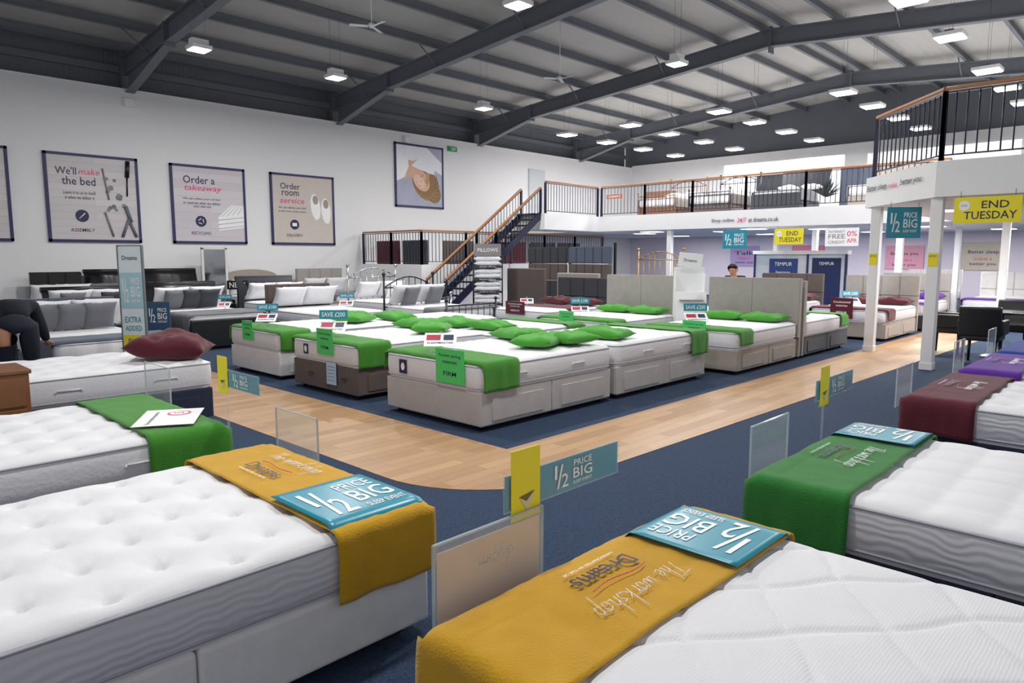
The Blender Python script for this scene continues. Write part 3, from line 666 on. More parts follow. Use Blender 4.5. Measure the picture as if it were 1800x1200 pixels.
# laid sheets
def sheet(loc,w,h,rot,droop):
    n=14;v=[]
    for i in range(n+1):
        for j in range(n+1):
            x=-w/2+w*i/n;y=-h/2+h*j/n; z=.0
            for (ax,sg) in droop:
                q=(x if ax=='x' else y)*sg/((w if ax=='x' else h)/2); z-=max(0,q-.82)**1.5*.5
            v.append((x,y,z))
    f=[(i*(n+1)+j,(i+1)*(n+1)+j,(i+1)*(n+1)+j+1,i*(n+1)+j+1) for i in range(n) for j in range(n)]
    t=thing('offer_sheet','glossy teal half price sheet laid on a bed throw','sign',loc,(0,0,rot),group='teal offer sheets')
    o=part(t,'sheet',mesh_vf('s',v,f,True),TEAL); md=o.modifiers.new('s','SOLIDIFY'); md.thickness=.002
    half_price(t,w*.86,h*.9,.002)
sheet((1.61,2.49,.56+.032),.48,.48,0,[('x',1),('y',-1)])
sheet((2.27,1.2,.58+.032),.45,.42,R(90),[('x',1),('y',-1)])
sheet((4.27,1.2,.58+.032),.44,.40,R(90),[('x',1),('y',-1)])
t=thing('leaflet','white leaflet with pink circle lying on a green throw','leaflet',(1.62,4.5,.58+.03),(0,0,R(60))); part(t,'sheet',bx(.46,.34,.002),WPR); flat(t,'emblem',ell(.1,-.04,.07,.07),PPR,.002); flat(t,'emblem',ell(.1,-.04,.055,.055),WPR,.003); lett(t,'5',.1,-.04,.04,.06,.004,PPR)
lett(t,'The best nights sleep guarantee',-.02,.09,.36,.03,.002,NPR)
EDGE=M('acrylic_edge','c9d4d8',.1,alpha=.6)
def holder(x,y,psi,w,h,zc,paper=False):
    t=upright('acrylic_holder','clear acrylic leaflet holder at the bed end','sign holder',(x,y,zc),psi,group='acrylic holders at bed ends')
    part(t,'clear_panel',bx(w,h,.006,.002),ACR); part(t,'rim',boxes([(0,h/2,0,w,.006,.01),(-w/2,0,0,.005,h,.01),(w/2,0,0,.005,h,.01)]),EDGE)
    part(t,'leg',bx(.03,zc-h/2,.006),ACR,(0,-h/2-(zc-h/2)/2,0))
    if paper: part(t,'paper_insert',bx(w*.94,h*.9,.002),M('peach_paper','e0c9b2',.6),(0,-.01,.0)); script(t,'workshop',.02,.08,.05,.004,WPR,0,.0012)
def strip(x,y,psi,w,h,zc,tagx,tw=.14,th=.24,leg=True):
    t=upright('offer_strip','long teal half price strip with yellow arrow tag in clear holder','sign',(x,y,zc),psi,group='teal strips with yellow tags')
    part(t,'strip_board',bx(w,h,.004,.001),TEAL); part(t,'clear_cover',bx(w+.01,h+.01,.008,.002),ACR)
    half_price(t,h*2.1,h*.98,.006,cx=.04)
    part(t,'yellow_tag',bx(tw,th,.003),YEL,(tagx,.02,.009))
    flat(t,'arrow',[(tagx-.035,-.02),(tagx+.04,-.01),(tagx+.005,-.075)],M('arrow_beige','d9cfae',.5),.0125); flat(t,'arrow_shadow',[(tagx-.035,-.02),(tagx+.04,-.01),(tagx-.0,-.04)],M('arrow_olive','6e6a30',.5),.013)
    if leg: part(t,'leg',bx(.025,zc-h/2,.006),ACR,(-w*.3,-zc/2-h/4,0))
holder(1.50,1.53,-90,.48,.36,.58,True)
strip(1.89,1.55,-90,.62,.12,.83,-.22)
holder(3.55,1.53,-90,.45,.3,.6); strip(4.55,1.56,-90,.62,.12,.8,-.2)
holder(5.95,1.53,-90,.4,.3,.62); holder(7.7,1.53,-90,.4,.3,.66); holder(9.2,1.53,-90,.4,.3,.66)
holder(1.95,3.55,180,.45,.3,.58); holder(1.95,5.62,180,.5,.32,.62); strip(1.96,4.27,180,.55,.11,.82,-.2)
# totem
t=upright('offer_totem','tall slim pale freestanding offer totem with teal lettering','sign',(2.88,8.92,0),225-5)
part(t,'panel',bx(.28,1.68,.03,.004),M('pale_panel','e4eef2',.4),(0,.87,0)); part(t,'foot',bx(.34,.03,.3,.004),STEEL,(0,.015,0)); part(t,'edge',boxes([(-.145,.87,0,.012,1.7,.04),(.145,.87,0,.012,1.7,.04),(0,1.72,0,.3,.012,.04)]),M('totem_edge','5f6a72',.3))
PT=M('pale_teal','a9d2dd',.4); part(t,'printed_block',bx(.26,.42,.002),PT,(0,1.2,.017)); half_price(t,.25,.38,.02,cy=1.2)
lett(t,'EXTRA',0,.86,.2,.07,.018,TEAL); lett(t,'ADDED',0,.76,.2,.06,.018,TEAL); part(t,'printed_block',bx(.26,.26,.002),YEL,(0,.55,.017)); lett(t,'END',0,.6,.14,.07,.02,NPR); lett(t,'TUESDAY',0,.5,.23,.06,.02,NPR)
lett(t,'Dreams',0,1.58,.18,.05,.018,NPR)
t=upright('offer_board','small half price board beside a dark bed','sign',(4.1,11.6,0),220); part(t,'panel',bx(.38,.55,.02),M('steel_blue_print','31506f',.4),(0,.62,0)); half_price(t,.34,.3,.012,cy=.68); part(t,'foot',bx(.3,.02,.25),STEEL,(0,.01,0)); part(t,'stem',bx(.04,.34,.02),STEEL,(0,.18,0))
# --- posters
def poster(x0,x1,z0,z1,label,bg):
    w=x1-x0;h=z1-z0
    t=upright('wall_poster',label,'poster',((x0+x1)/2,WY-.03,(z0+z1)/2),-90,group='framed posters on the wall')
    part(t,'board',bx(w,h,.02),bg); f=.06
    part(t,'frame',boxes([(0,h/2,0,w+f,f,.05),(0,-h/2,0,w+f,f,.05),(w/2,0,0,f,h+f,.05),(-w/2,0,0,f,h+f,.05)]),M('navy_frame','26285c',.5))
    return t,w,h
BG1=planks('poster_planks','dcd6d8','d2cbce','a9a0a5',3,.16,rough=.6,gm=.75); BG2=planks('poster_planks_white','ddd7dc','d2cad2','b0a7af',3,.2,rough=.6,gm=.75); BG3=M('poster_rug','cfc5be',.8,var=.13,vs=25)
def disc(t,x,y,r,z,m,n=24): return flat(t,'emblem',ell(x,y,r,r,0,n),m,z)
t,w,h=poster(4.34,6.22,1.95,3.88,'framed poster of tools on pale planks about bed assembly',BG1)
lett(t,"We'll",-.55,.6,.42,.17,.013,NPR); lett(t,'make',-.08,.6,.44,.13,.013,PPR,0,.2); lett(t,'the bed',-.3,.38,.68,.18,.013,NPR)
lett(t,'Leave it to us to build',-.3,.12,.66,.075,.013,NPR,0,.2); lett(t,'it when we deliver it',-.3,.01,.6,.075,.013,NPR,0,.2)
disc(t,-.28,-.4,.14,.013,NPR); part(t,'spanner_icon',tubes([((-.34,-.46,.015),(-.22,-.34,.015),.012)],6),WPR); lett(t,'ASSEMBLY',-.28,-.72,.5,.08,.013,NPR)
part(t,'pictured_screwdriver',tubes([((.75,.9,.02),(.72,.55,.02),.05),((.72,.55,.02),(.7,.1,.02),.018)],10),LEATH)
part(t,'pictured_pliers',tubes([((.65,-.15,.02),(.75,-.5,.02),.045),((.72,-.5,.02),(.85,-.85,.02),.035),((.7,-.45,.02),(.55,-.85,.02),.035)],10),STEEL)
part(t,'pictured_spanner',tubes([((.2,-.3,.02),(.35,-.85,.02),.025)],8),GPR); part(t,'pictured_spanner',tubes([((.2,.7,.02),(.3,.0,.02),.02)],8),GPR)
for k in range(14): disc(t,.25+.45*random.random(),-.3+.9*random.random(),.035+.03*random.random(),.0135+.0002*k,GPR if k%2 else STEEL,14)
t,w,h=poster(7.02,8.88,1.95,3.86,'framed poster of a mattress on planks about recycling',BG2)
lett(t,'Order a',-.25,.62,.8,.19,.013,NPR); lett(t,'takeaway',-.15,.4,.95,.19,.013,PPR,0,.2)
lett(t,'We can collect your old bed',-.2,.14,.95,.07,.013,NPR,0,.2); lett(t,'or mattress when we deliver',-.2,.04,.95,.07,.013,NPR,0,.2); lett(t,'your new one',-.2,-.06,.45,.06,.013,NPR,0,.2)
disc(t,-.25,-.42,.14,.013,NPR)
for k in range(3):
    a=R(90+120*k); b_=R(90+120*k+75); part(t,'recycling_arrow',tubes([((-.25+.07*math.cos(a),-.42+.07*math.sin(a),.015),(-.25+.07*math.cos(b_),-.42+.07*math.sin(b_),.015),.012)],6),WPR)
lett(t,'RECYCLING',-.25,-.72,.5,.08,.013,NPR)
flat(t,'pictured_mattress',[(.2,-.3),(.55,.02),(.9,.02),(.9,-.2)],WPR,.0128); flat(t,'pictured_mattress_side',[(.2,-.3),(.9,-.2),(.9,-.55),(.2,-.65)],WPR,.0131)
for k in range(3): part(t,'pictured_quilting',tubes([((.2,-.38-.11*k,.014),(.9,-.28-.11*k,.014),.006)],5),GPR)
for k in range(4): part(t,'pictured_quilting',tubes([((.3+.14*k,-.28+.02*k,.014),(.6+.09*k,.0,.014),.004)],5),GPR)
t,w,h=poster(9.66,11.6,1.95,3.86,'framed poster of white slippers about room service',BG3)
lett(t,'Order',-.4,.64,.6,.17,.013,NPR); lett(t,'room',-.4,.44,.52,.13,.013,NPR); lett(t,'service',-.35,.24,.75,.15,.013,PPR,0,.2)
lett(t,'We can deliver your bed',-.35,.04,.85,.07,.013,NPR,0,.2); lett(t,'to the room of your choice',-.35,-.06,.85,.07,.013,NPR,0,.2)
disc(t,-.3,-.42,.14,.013,NPR); part(t,'van_icon',bx(.14,.09,.002),WPR,(-.3,-.42,.014)); lett(t,'DELIVERY',-.3,-.72,.5,.08,.013,NPR)
for (x,y,a) in ((.38,.1,.12),(.72,-.0,.08)):
    flat(t,'pictured_slipper',ell(x,y,.155,.37,a),WPR,.013); flat(t,'pictured_insole',ell(x,y+.2,.09,.13,a),M('slipper_inner','a89a90',.8),.0135)
t,w,h=poster(1.9,3.63,1.95,3.9,'framed poster with navy border on the wall',BG1); lett(t,'the bed',.4,.4,.5,.15,.013,NPR)
t,w,h=poster(13.9,15.85,3.2,5.15,'framed poster of a smiling blonde woman lying on white bedding',M('poster_pale','aeb2c6',.7,var=.15,vs=2))
SK=M('skin_print','dcae96',.6,var=.1,vs=3); HR=M('blonde_print','8f6c42',.6,var=.35,vs=14); HR2=M('blonde_light_print','bd9a62',.6,var=.25,vs=14); HR3=M('hair_shadow_print','5f4328',.6,var=.2)
BD=M('bedding_print','eceef5',.7,var=.08,vs=3)
flat(t,'pictured_bedding',[(-.94,.94),(.3,.94),(.94,.5),(.94,.1),(-.1,.55),(-.94,.1)],BD,.0122)
flat(t,'pictured_hair',ell(.25,-.22,.62,.48,-.7,32),HR,.0126); flat(t,'pictured_hair',ell(.55,-.5,.36,.3,-.7),HR,.0128)
for k in range(14):
    a=-1.7+.14*k; flat(t,'hair_strand',ell(.25+.42*math.cos(a),-.25+.42*math.sin(a),.28,.016,a+1.3),(HR2,HR3)[k%2],.0130+.00005*k)
flat(t,'pictured_neck',[(-.9,.2),(-.5,.5),(-.1,.45),(.1,.1),(-.3,-.05),(-.9,-.15)],SK,.0138); flat(t,'pictured_top',[(-.94,.5),(-.5,.62),(-.45,.3),(-.62,-.05),(-.94,-.2)],WPR,.0141)
flat(t,'pictured_face',ell(.05,-.12,.40,.29,-.75,32),SK,.0145); flat(t,'pictured_cheek',ell(-.02,-.16,.26,.17,-.75,32),M('skin_light_print','e9c3ad',.6,var=.05),.0147)
flat(t,'pictured_fringe',ell(.32,.0,.07,.30,-.1),HR2,.0148); flat(t,'pictured_hat',[(-.35,.32),(-.1,.55),(.2,.62),(.6,.4),(.62,.1),(.4,.12),(.2,.18),(.0,.22)],BD,.0150)
for (x,y) in ((.06,.0),(.22,-.15)): flat(t,'pictured_eye',ell(x,y,.036,.012,-.75),NPR,.016); flat(t,'pictured_brow',ell(x+.045,y+.05,.05,.008,-.75),HR3,.016)
flat(t,'pictured_nose',ell(.04,-.15,.04,.018,.8),M('nose_print','cb9579',.6),.016)
flat(t,'pictured_mouth',ell(-.06,-.24,.10,.036,-.75),M('lip_print','b94a55',.6),.016); flat(t,'pictured_teeth',ell(-.056,-.235,.08,.02,-.75),WPR,.0165)
for (x,z) in ((6.15,5.2),(14.35,5.3)):
    solo('alarm_box',bx(.22,.1,.2,.02),WHITE,'small white alarm box near the top of the wall','alarm box',(x,WY-.05,z))
t=upright('exit_sign','green and white fire exit sign high on the wall','exit sign',(16.3,WY-.04,5.2),-90); part(t,'board',bx(.4,.16,.02),M('exit_green','1f9a4f',.5)); lett(t,'EXIT',.06,0,.2,.09,.012,WPR)
# --- banners
def banner(loc,psi,w,h,kind):
    nm={'half':'teal half price banner','end':'yellow end date banner','credit':'white interest free credit banner'}[kind]
    t=upright('hanging_banner',nm+' hanging from the mezzanine edge','banner',loc,psi,group='hanging offer banners')
    part(t,'board',bx(w,h,.006),{'half':TEAL,'end':YEL,'credit':WPR}[kind])
    part(t,'hanger',tubes([((-w*.4,h/2,0),(-w*.4,h/2+.08,0),.004)],5),STEEL); part(t,'hanger',tubes([((w*.4,h/2,0),(w*.4,h/2+.08,0),.004)],5),STEEL)
    if kind=='half': half_price(t,w*.92,h*.85,.005)
    if kind=='end': lett(t,'END',.12*w,.2*h,.4*w,.28*h,.005,NPR); lett(t,'TUESDAY',.05*w,-.2*h,.78*w,.3*h,.005,NPR); flat(t,'emblem',ell(-.34*w,.18*h,.13*h+.02,.13*h+.02),WPR,.005); lett(t,'EXTRA',-.34*w,.18*h,.2*h,.07*h,.006,TEAL)
    if kind=='credit': lett(t,'INTEREST',-.15*w,.3*h,.5*w,.13*h,.005,GPR); lett(t,'FREE',-.15*w,.04*h,.5*w,.25*h,.005,GPR); lett(t,'CREDIT',-.15*w,-.28*h,.5*w,.16*h,.005,GPR); lett(t,'0%',.3*w,.18*h,.3*w,.3*h,.005,PPR); lett(t,'APR',.3*w,-.2*h,.3*w,.24*h,.005,PPR)
banner((18.85,9.4,2.06),180,.72,.5,'half'); banner((18.85,7.86,2.12),180,.78,.42,'end'); banner((18.85,6.5,2.08),180,.82,.46,'credit')
banner((11.85,3.2,2.1),220,.5,.46,'half'); banner((11.0,2.0,2.2),180,.75,.34,'end')
t=upright('fascia_lettering','navy and pink slogan lettering on the white fascia','lettering',(18.885,9.2,2.6),180); lett(t,'Shop online',-.6,0,.7,.12,.004,NPR); lett(t,'24/7',-.03,0,.28,.13,.004,PPR,0,.2); lett(t,'at dreams.co.uk',.6,0,.85,.12,.004,NPR)
dd=math.degrees(math.atan2(4.05-2.63,12.75-11.07))
t=upright('fascia_lettering','navy and pink slogan lettering on the white fascia','lettering',(11.98,3.4,2.68),dd+90)
t.rotation_euler=(R(90),0,R(dd+180)); lett(t,'Better sleep',-.55,0,.7,.12,.03,NPR,0,.2); lett(t,'makes',-.0,0,.28,.08,.03,PPR,0,.2); lett(t,'better you',.55,0,.62,.12,.03,NPR,0,.2)
t=upright('clearance_sign','small orange clearance sign on the mezzanine railing','sign',(18.9,13.6,3.5),180); part(t,'board',bx(.6,.13,.006),M('orange_print','a8532c',.5)); lett(t,'CLEARANCE',0,0,.5,.08,.005,WPR)
# --- pillow rack
RP=(12.35,12.7)
t=thing('pillow_rack','black metal rack stacked with white pillows and a header sign','display rack',(RP[0],RP[1],0),(0,0,R(-45)))
for a in (-.36,.36):
    for b_ in (-.2,.2): part(t,'upright',cyl(.015,1.62,8),BLK,(a,b_,.81))
part(t,'crossbar',tubes([((-.36,-.2,1.6),(.36,-.2,1.6),.01)],6),BLK)
NM=['Cloud Pillow','Traditional Pillow','Hungarian Goose','Renew Pillow','Sleep Mate']
for k in range(5):
    part(t,'shelf',bx(.72,.42,.015),BLK,(0,0,.1+.31*k)); part(t,'shelf_label',bx(.7,.006,.06),M('dark_label','33363c',.6),(0,-.215,.1+.31*k)); o=lett(t,NM[k],0,0,.4,.03,0,WPR); o.location=(0,-.22,.1+.31*k); o.rotation_euler=(R(90),0,0)
part(t,'header_sign',bx(.66,.02,.3),GPR,(0,-.2,1.75)); o=lett(t,'PILLOWS',0,0,.5,.09,0,WPR); o.location=(0,-.212,1.75); o.rotation_euler=(R(90),0,0)
for k in range(5):
    for q in range(2): solo('pillow',PM[(k+q)%4],F_WHT,'white pillow stacked on a black rack shelf','pillow',(RP[0],RP[1],.175+.31*k+.11*q),(0,0,R(-45)),group='pillows on the rack')
# headboard display
for i in range(2):
    for j in range(4):
        m=((F_CHA,F_CHA,F_TAU,F_CHA),(F_TAU,F_SLA,F_TAU,F_SLA))[i][j]
        solo('headboard',cushions(1.42,.46,5,1,.1,.005,.02),m,'low upholstered headboard on a stacked display','headboard',(15.2,13.2-1.5*i,.0+.465*j),(0,0,0),group='stacked display headboards')
t=thing('headboard_display_frame','black steel frame holding stacked headboards','display rack',(15.3,12.45,0))
for y in (1.5,.02,-1.5): part(t,'upright',bx(.06,.05,1.95),BLK,(0,y,.975))
for k,(x,y,m,h) in enumerate(((12.9,11.9,F_TAU,1.3),(13.2,10.5,F_BEI,1.2))):
    solo('headboard',bx(.1,1.25,h,.03,3),m,'tall plain upholstered headboard standing on display','headboard',(x,y,h/2))
# white display box
v=[(-.26,-.26,0),(.26,-.26,0),(.26,.2,0),(-.26,.2,0),(-.26,.0,1.0),(.26,.0,1.0),(.26,.2,1.0),(-.26,.2,1.0)]
t=thing('display_box','white freestanding display box with sloping front and slot','display stand',(10.72,6.1,0),(0,0,R(-48)))
part(t,'body',mesh_vf('db',v,[(0,3,2,1),(0,1,5,4),(1,2,6,5),(2,3,7,6),(3,0,4,7),(4,5,6,7)]),WHITE)
part(t,'back_panel',bx(.52,.04,.42,.004),WHITE,(0,.18,1.2)); part(t,'slot_shelf',bx(.4,.06,.02),F_BEI,(0,-.06,.86)); part(t,'side_cheek',bx(.03,.2,.3),WHITE,(-.245,.1,1.14)); part(t,'side_cheek',bx(.03,.2,.3),WHITE,(.245,.1,1.14))
t=thing('header_card','curled white card on top of a display box','sign',(10.82,6.2,1.41),(R(6),R(6),R(-48))); part(t,'card',bx(.4,.01,.24,.003),WPR,(0,0,.12)); o=lett(t,'Dreams',0,0,.22,.05,0,NPR); o.location=(0,-.007,.12); o.rotation_euler=(R(90),0,0)
# booth
t=upright('display_booth','pale display booth wall with two blue brand posters','display wall',(19.6,7.85,0),180); part(t,'panel',bx(2.5,1.65,.06),M('booth_white','d7dbe6',.5),(0,.83,0)); part(t,'header',bx(2.6,.1,.3),WHITE,(0,1.7,-.05))
for x in (-1.25,1.25,.25): part(t,'edge_post',bx(.05,1.65,.08),M('booth_navy','1f2c5c',.5),(x,.83,.02))
BN=M('booth_blue','2a4583',.5); part(t,'poster_panel',bx(.8,1.2,.02),BN,(-.42,.93,.04)); part(t,'poster_panel',bx(.75,1.4,.02),M('booth_navy'),(.75,.85,.04)); lett(t,'TEMPUR',-.42,1.38,.5,.1,.055,WPR); lett(t,'TEMPUR',.75,1.4,.4,.08,.055,WPR); lett(t,'Experience',-.42,1.15,.4,.07,.055,WPR); lett(t,'weightlessness',-.42,1.04,.55,.07,.055,WPR)
for (y,z,w,h,tx,m) in ((7.2,1.55,1.2,.8,'Because you',M('pink_poster','e3a3b8',.6)),(4.9,1.6,1.2,.9,'Better sleep',M('beige_poster','cfc5b6',.6)),(10.5,1.6,1.2,.8,'better you',M('pink_poster2','d985a6',.6)),(13.0,1.6,1.2,.8,'Talk',M('purple_poster','b9a3d8',.6))):
    t=upright('wall_poster','printed slogan poster on the lilac wall','poster',(26.97,y,z),180); part(t,'board',bx(w,h,.02),m); lett(t,tx,0,.12,w*.7,.14,.013,NPR); lett(t,'makes a',0,-.08,w*.4,.1,.013,PPR); lett(t,'better you',0,-.26,w*.6,.12,.013,NPR)
# chairs + table
def chair(x,y,rot,mat,label):
    t=thing('tub_chair',label,'chair',(x,y,0),(0,0,R(rot)),group='tub chairs round the table')
    part(t,'seat',bx(.5,.5,.14,.03,3),mat,(0,0,.42)); part(t,'backrest',bx(.08,.54,.45,.03,3),mat,(-.25,0,.64),(0,R(-8),0))
    for s in (-1,1): part(t,'armrest',bx(.46,.07,.22,.025,3),mat,(0,s*.26,.55))
    for a in (-1,1):
        for s in (-1,1): part(t,'leg',cyl(.018,.35,8,.025),BLK,(a*.2,s*.2,.175))
chair(12.5,2.2,0,LEATH,'black leather tub chair'); chair(13.3,1.4,80,LEATH,'black leather tub chair'); chair(14.3,2.1,180,LEATH,'black leather tub chair'); chair(13.4,2.85,-90,LEATH,'black leather tub chair')
for (x,y,r) in ((20.5,2.0,160),(21.8,1.6,150),(22.9,3.1,190)): chair(x,y,r,F_CRM,'cream upholstered tub chair')
t=thing('table','round dark table with pedestal between tub chairs','table',(13.4,2.12,0)); part(t,'table_top',cyl(.42,.03,32,bev=.008),BLK,(0,0,.72)); part(t,'pedestal',cyl(.03,.7,12),CHROME,(0,0,.36)); part(t,'base',cyl(.25,.02,24),CHROME,(0,0,.01))
# cabinets
def cabinet(x,y,rot,w,d,h,mat,label):
    t=thing('bedside_cabinet',label,'cabinet',(x,y,0),(0,0,R(rot))); part(t,'body',bx(w,d,h-.03,.005),mat,(0,0,(h-.03)/2)); part(t,'top',bx(w+.03,d+.03,.03,.006),mat,(0,0,h-.015))
    n=3 if h>.6 else 2
    for k in range(n):
        dr=part(t,'drawer',bx(w-.06,.02,(h-.1)/n-.02,.004),mat,(0,-d/2-.008,.05+(h-.1)/n*(k+.5))); part(dr,'knob',cyl(.012,.03,10),CHROME,(0,-.02,0),(R(90),0,0))
cabinet(.75,6.3,0,.95,.45,.78,M('cherry_wood','7e5232',.4,var=.15,vs=15),'reddish brown wooden chest of drawers')
cabinet(3.7,10.9,0,.45,.4,.5,F_SLA,'slate blue fabric bedside cabinet'); cabinet(6.45,13.9,0,.42,.4,.5,BLK,'glossy black bedside cabinet'); cabinet(9.0,15.0,0,.42,.4,.55,OAK,'small oak wooden bedside cabinet')
t=thing('cheval_mirror','free-standing mirror with pale frame','mirror',(7.75,17.9,0)); part(t,'frame',boxes([(-.3,0,.95,.06,.04,1.7),(.3,0,.95,.06,.04,1.7),(0,0,1.8,.66,.04,.06),(0,0,.1,.66,.04,.06)]),F_CRM); part(t,'glass',bx(.56,.01,1.65),M('mirror_glass','9a9ea4',.08,.95),(0,.0,.95)); part(t,'foot',boxes([(-.3,0,.03,.05,.4,.06),(.3,0,.03,.05,.4,.06)]),F_CRM)
t=upright('new_sign','black sign reading NEW by the headboards','sign',(7.25,15.6,.95),-90-35); part(t,'board',bx(.45,.2,.01),BLK); lett(t,'NEW',0,0,.34,.12,.007,WPR); part(t,'leg',bx(.03,.85,.01),BLK,(0,-.525,0))
struct('door_1',bx(.9,.05,2.0),M('door_grey','c9cdd2',.5),(20.6,WY-.03,ZD+1.0))
for (x0,y0,x1,h) in ((22.5,10.6,0,2.0),(23.5,6.0,0,2.1)):
    struct('wall_partition',bx(.1,4.2,h),WHITE,(x0+2,y0,ZD+h/2))
def plant(x,y,z):
    t=thing('potted_plant','dark leafy plant in a white pot','plant',(x,y,z)); part(t,'pot',cyl(.14,.28,16,.18),WHITE,(0,0,.14)); v=[];f=[]
    for k in range(40):
        a=random.random()*6.28; l=.35+.3*random.random(); e=.5+.9*random.random(); b=Vector((0,0,.28)); c=Vector((math.cos(a)*math.cos(e),math.sin(a)*math.cos(e),math.sin(e)))*l; s=Vector((-math.sin(a),math.cos(a),0))*.04
        o=len(v); v+=[b,b+c*.5+s,b+c-Vector((0,0,.08)),b+c*.5-s]; f.append((o,o+1,o+2,o+3))
    part(t,'foliage',mesh_vf('f',v,f),M('leaf_green','1d2b22',.6))
plant(19.8,7.3,ZB)
# --- people
def skin(V,E,Rr,sub=2,root=0):
    me=D.meshes.new('sk'); me.from_pydata(V,E,[]); ob=D.objects.new('sk',me); COL.objects.link(ob)
    md=ob.modifiers.new('k','SKIN'); md.use_smooth_shade=True
    for i,r in enumerate(Rr):
        s=me.skin_vertices[0].data[i]; s.radius=(r,r) if not isinstance(r,tuple) else r; s.use_root=(i==root)
    ms=ob.modifiers.new('s','SUBSURF'); ms.levels=sub; ms.render_levels=sub
    dg=bpy.context.evaluated_depsgraph_get(); m2=D.meshes.new_from_object(ob.evaluated_get(dg)); D.objects.remove(ob)
    for p in m2.polygons: p.use_smooth=True
    m2.materials.clear(); return m2
SKIN=M('skin','c98f72',.6,var=.05); NAVC=M('navy_jumper','0d1322',.9); JEAN=M('dark_jeans','141b29',.9); HAIR=M('dark_hair','1d1512',.8); BLKC=M('black_shirt','0e0f13',.9)
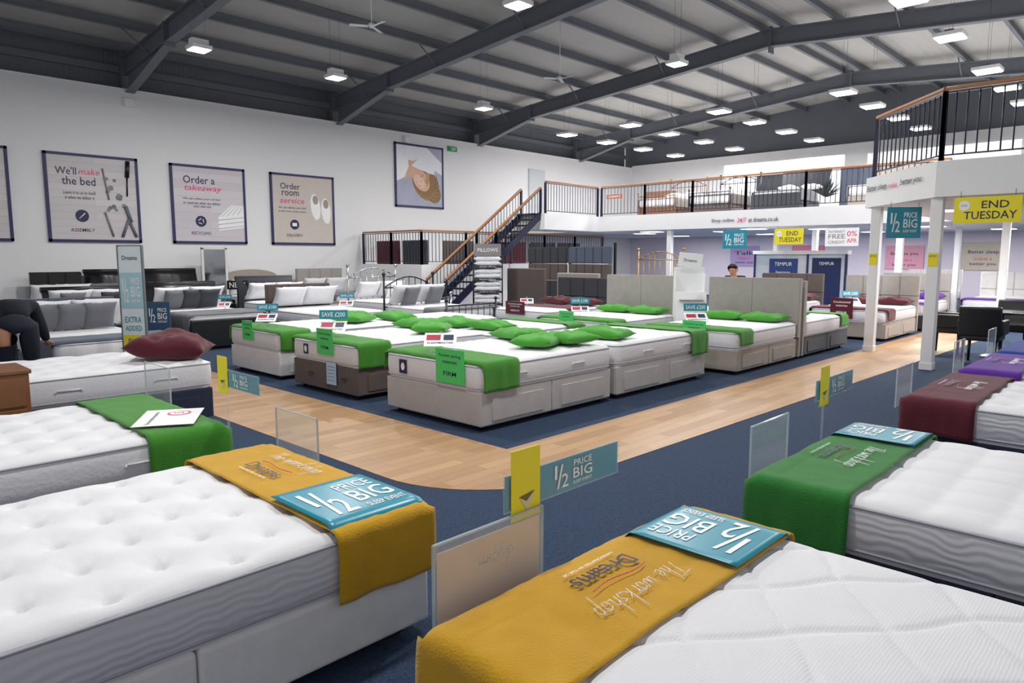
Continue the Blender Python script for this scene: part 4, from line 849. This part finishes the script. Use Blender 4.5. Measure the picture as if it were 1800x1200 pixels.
def person(loc,rz,J,top,trou,label,shoe=BLK,k_=1.0):
    t=thing('person',label,'person',loc,(0,0,R(rz)))
    names=['pelvis','belly','chest','neck','head','crown','shL','elL','wrL','haL','shR','elR','wrR','haR','hipL','knL','anL','toL','hipR','knR','anR','toR']
    rad=[.07,.07,.08,.052,.084,.066,.045,.036,.028,.032,.045,.036,.028,.032,.06,.045,.04,.03,.06,.045,.04,.03]
    E=[(0,1),(1,2),(2,3),(3,4),(4,5),(2,6),(6,7),(7,8),(8,9),(2,10),(10,11),(11,12),(12,13),(0,14),(14,15),(15,16),(16,17),(0,18),(18,19),(19,20),(20,21)]
    V=[J[n] for n in names]
    part(t,'body',skin(V,E,rad),SKIN)
    tv=['pelvis','belly','chest','shL','elL','wrL','shR','elR','wrR']
    part(t,'jumper',skin([J[n] for n in tv],[(0,1),(1,2),(2,3),(3,4),(4,5),(2,6),(6,7),(7,8)],[.14*k_,.135*k_,.15*k_,.075,.058,.042,.075,.058,.042]),top)
    lv=['belly','pelvis','hipL','knL','anL','hipR','knR','anR']
    bl=(Vector(J['belly'])*.35+Vector(J['pelvis'])*.65)
    part(t,'trousers',skin([tuple(bl)]+[J[n] for n in lv[1:]],[(0,1),(1,2),(2,3),(3,4),(1,5),(5,6),(6,7)],[.13,.138,.11,.08,.06,.11,.08,.06],root=1),trou)
    for s in 'LR':
        a=Vector(J['an'+s]);b=Vector(J['to'+s]); part(t,'shoe',skin([tuple(a+Vector((0,0,-.03))),tuple((a+b)/2),tuple(b)],[(0,1),(1,2)],[.055,.05,.042]),shoe)
        w=Vector(J['wr'+s]);h=Vector(J['ha'+s]); d=(h-w).normalized(); side=d.cross(Vector((0,0,1))); side=side.normalized() if side.length>.1 else Vector((0,1,0))
        vv=[]
        for k in range(4):
            p=h+side*(-.027+.018*k); l=(.07,.08,.075,.06)[k]; vv+=[tuple(p-d*.02),tuple(p+d*l*.5),tuple(p+d*l*.9+Vector((0,0,-.015)))]
        for k in range(4): part(t,'finger',skin(vv[3*k:3*k+3],[(0,1),(1,2)],[.009,.009,.007],1),SKIN)
        part(t,'thumb',skin([tuple(w+d*.03+side*.02),tuple(h+side*.045),tuple(h+side*.055+d*.03)],[(0,1),(1,2)],[.011,.010,.008],1),SKIN)
    hd=Vector(J['head']);cr=Vector(J['crown']); up=(cr-hd).normalized(); f=Vector(J['face']).normalized(); f=(f-up*f.dot(up)).normalized()
    bm=bmesh.new(); bmesh.ops.create_uvsphere(bm,u_segments=20,v_segments=14,radius=.102)
    rm=[v for v in bm.verts if v.co.normalized().dot(f)>.35 and v.co.normalized().dot(up)<.55 or v.co.normalized().dot(up)<-.45]
    bmesh.ops.delete(bm,geom=rm,context='VERTS'); hm=D.meshes.new('hair'); bm.to_mesh(hm); bm.free()
    for p in hm.polygons: p.use_smooth=True
    part(t,'hair',hm,HAIR,tuple(hd+up*.04))
    s=up.cross(f).normalized()
    for k in (-1,1): part(t,'eye',tubes([],knobs=[(tuple(hd+f*.079+s*.03*k+up*.02),.010)]),M('eye_dark','20160f',.3)); part(t,'ear',tubes([],knobs=[(tuple(hd+s*.088*k),.02)]),SKIN)
    part(t,'nose',skin([tuple(hd+f*.076+up*.015),tuple(hd+f*.102-up*.02)],[(0,1)],[.01,.014],1),SKIN); part(t,'mouth',tubes([(tuple(hd+f*.084-up*.05-s*.02),tuple(hd+f*.084-up*.05+s*.02),.005)],6),M('lips','9a5548',.6))
Jb=dict(pelvis=(0,0,.93),belly=(0,.17,1.07),chest=(0,.4,1.1),neck=(0,.58,1.02),head=(0,.7,.97),crown=(0,.8,.93),shL=(-.17,.42,1.05),elL=(-.2,.5,.78),wrL=(-.12,.55,.64),haL=(-.1,.6,.63),shR=(.17,.4,1.05),elR=(.24,.42,.8),wrR=(.27,.46,.68),haR=(.28,.53,.65),hipL=(-.1,-.02,.86),knL=(-.11,.04,.48),anL=(-.12,-.04,.09),toL=(-.13,.13,.04),hipR=(.1,-.02,.86),knR=(.12,.06,.48),anR=(.12,-.02,.09),toR=(.13,.15,.04),face=(0,.4,-.9))
person((1.66,8.6,0),-10,Jb,NAVC,JEAN,'person in navy jumper bending over to touch a bed')
Js=dict(pelvis=(0,0,.88),belly=(0,.08,1.0),chest=(0,.2,1.1),neck=(0,.28,1.22),head=(0,.33,1.31),crown=(0,.35,1.38),shL=(-.17,.2,1.15),elL=(-.23,.3,.9),wrL=(-.14,.47,.74),haL=(-.1,.54,.68),shR=(.17,.2,1.15),elR=(.23,.3,.9),wrR=(.14,.47,.74),haR=(.1,.54,.68),hipL=(-.1,-.02,.82),knL=(-.12,.04,.46),anL=(-.12,-.04,.09),toL=(-.12,.13,.04),hipR=(.1,-.02,.82),knR=(.12,.04,.46),anR=(.12,-.04,.09),toR=(.12,.13,.04),face=(0,.9,-.45))
person((13.72,6.72,0),95,Js,BLKC,BLKC,'person in black shirt leaning forward and looking down')
# --- world, camera
w=D.worlds.new('World'); SC.world=w; w.use_nodes=True; bg=w.node_tree.nodes['Background']; bg.inputs[0].default_value=(.98,.98,1,1); bg.inputs[1].default_value=.55
cam=D.cameras.new('Camera'); co=D.objects.new('Camera',cam); COL.objects.link(co); co.location=(0,0,1.6); co.rotation_euler=(R(83.1),0,R(-46.15)); cam.sensor_width=36; cam.lens=24.8; cam.clip_start=.05; SC.camera=co
try: SC.view_settings.view_transform='Standard'
except Exception: pass
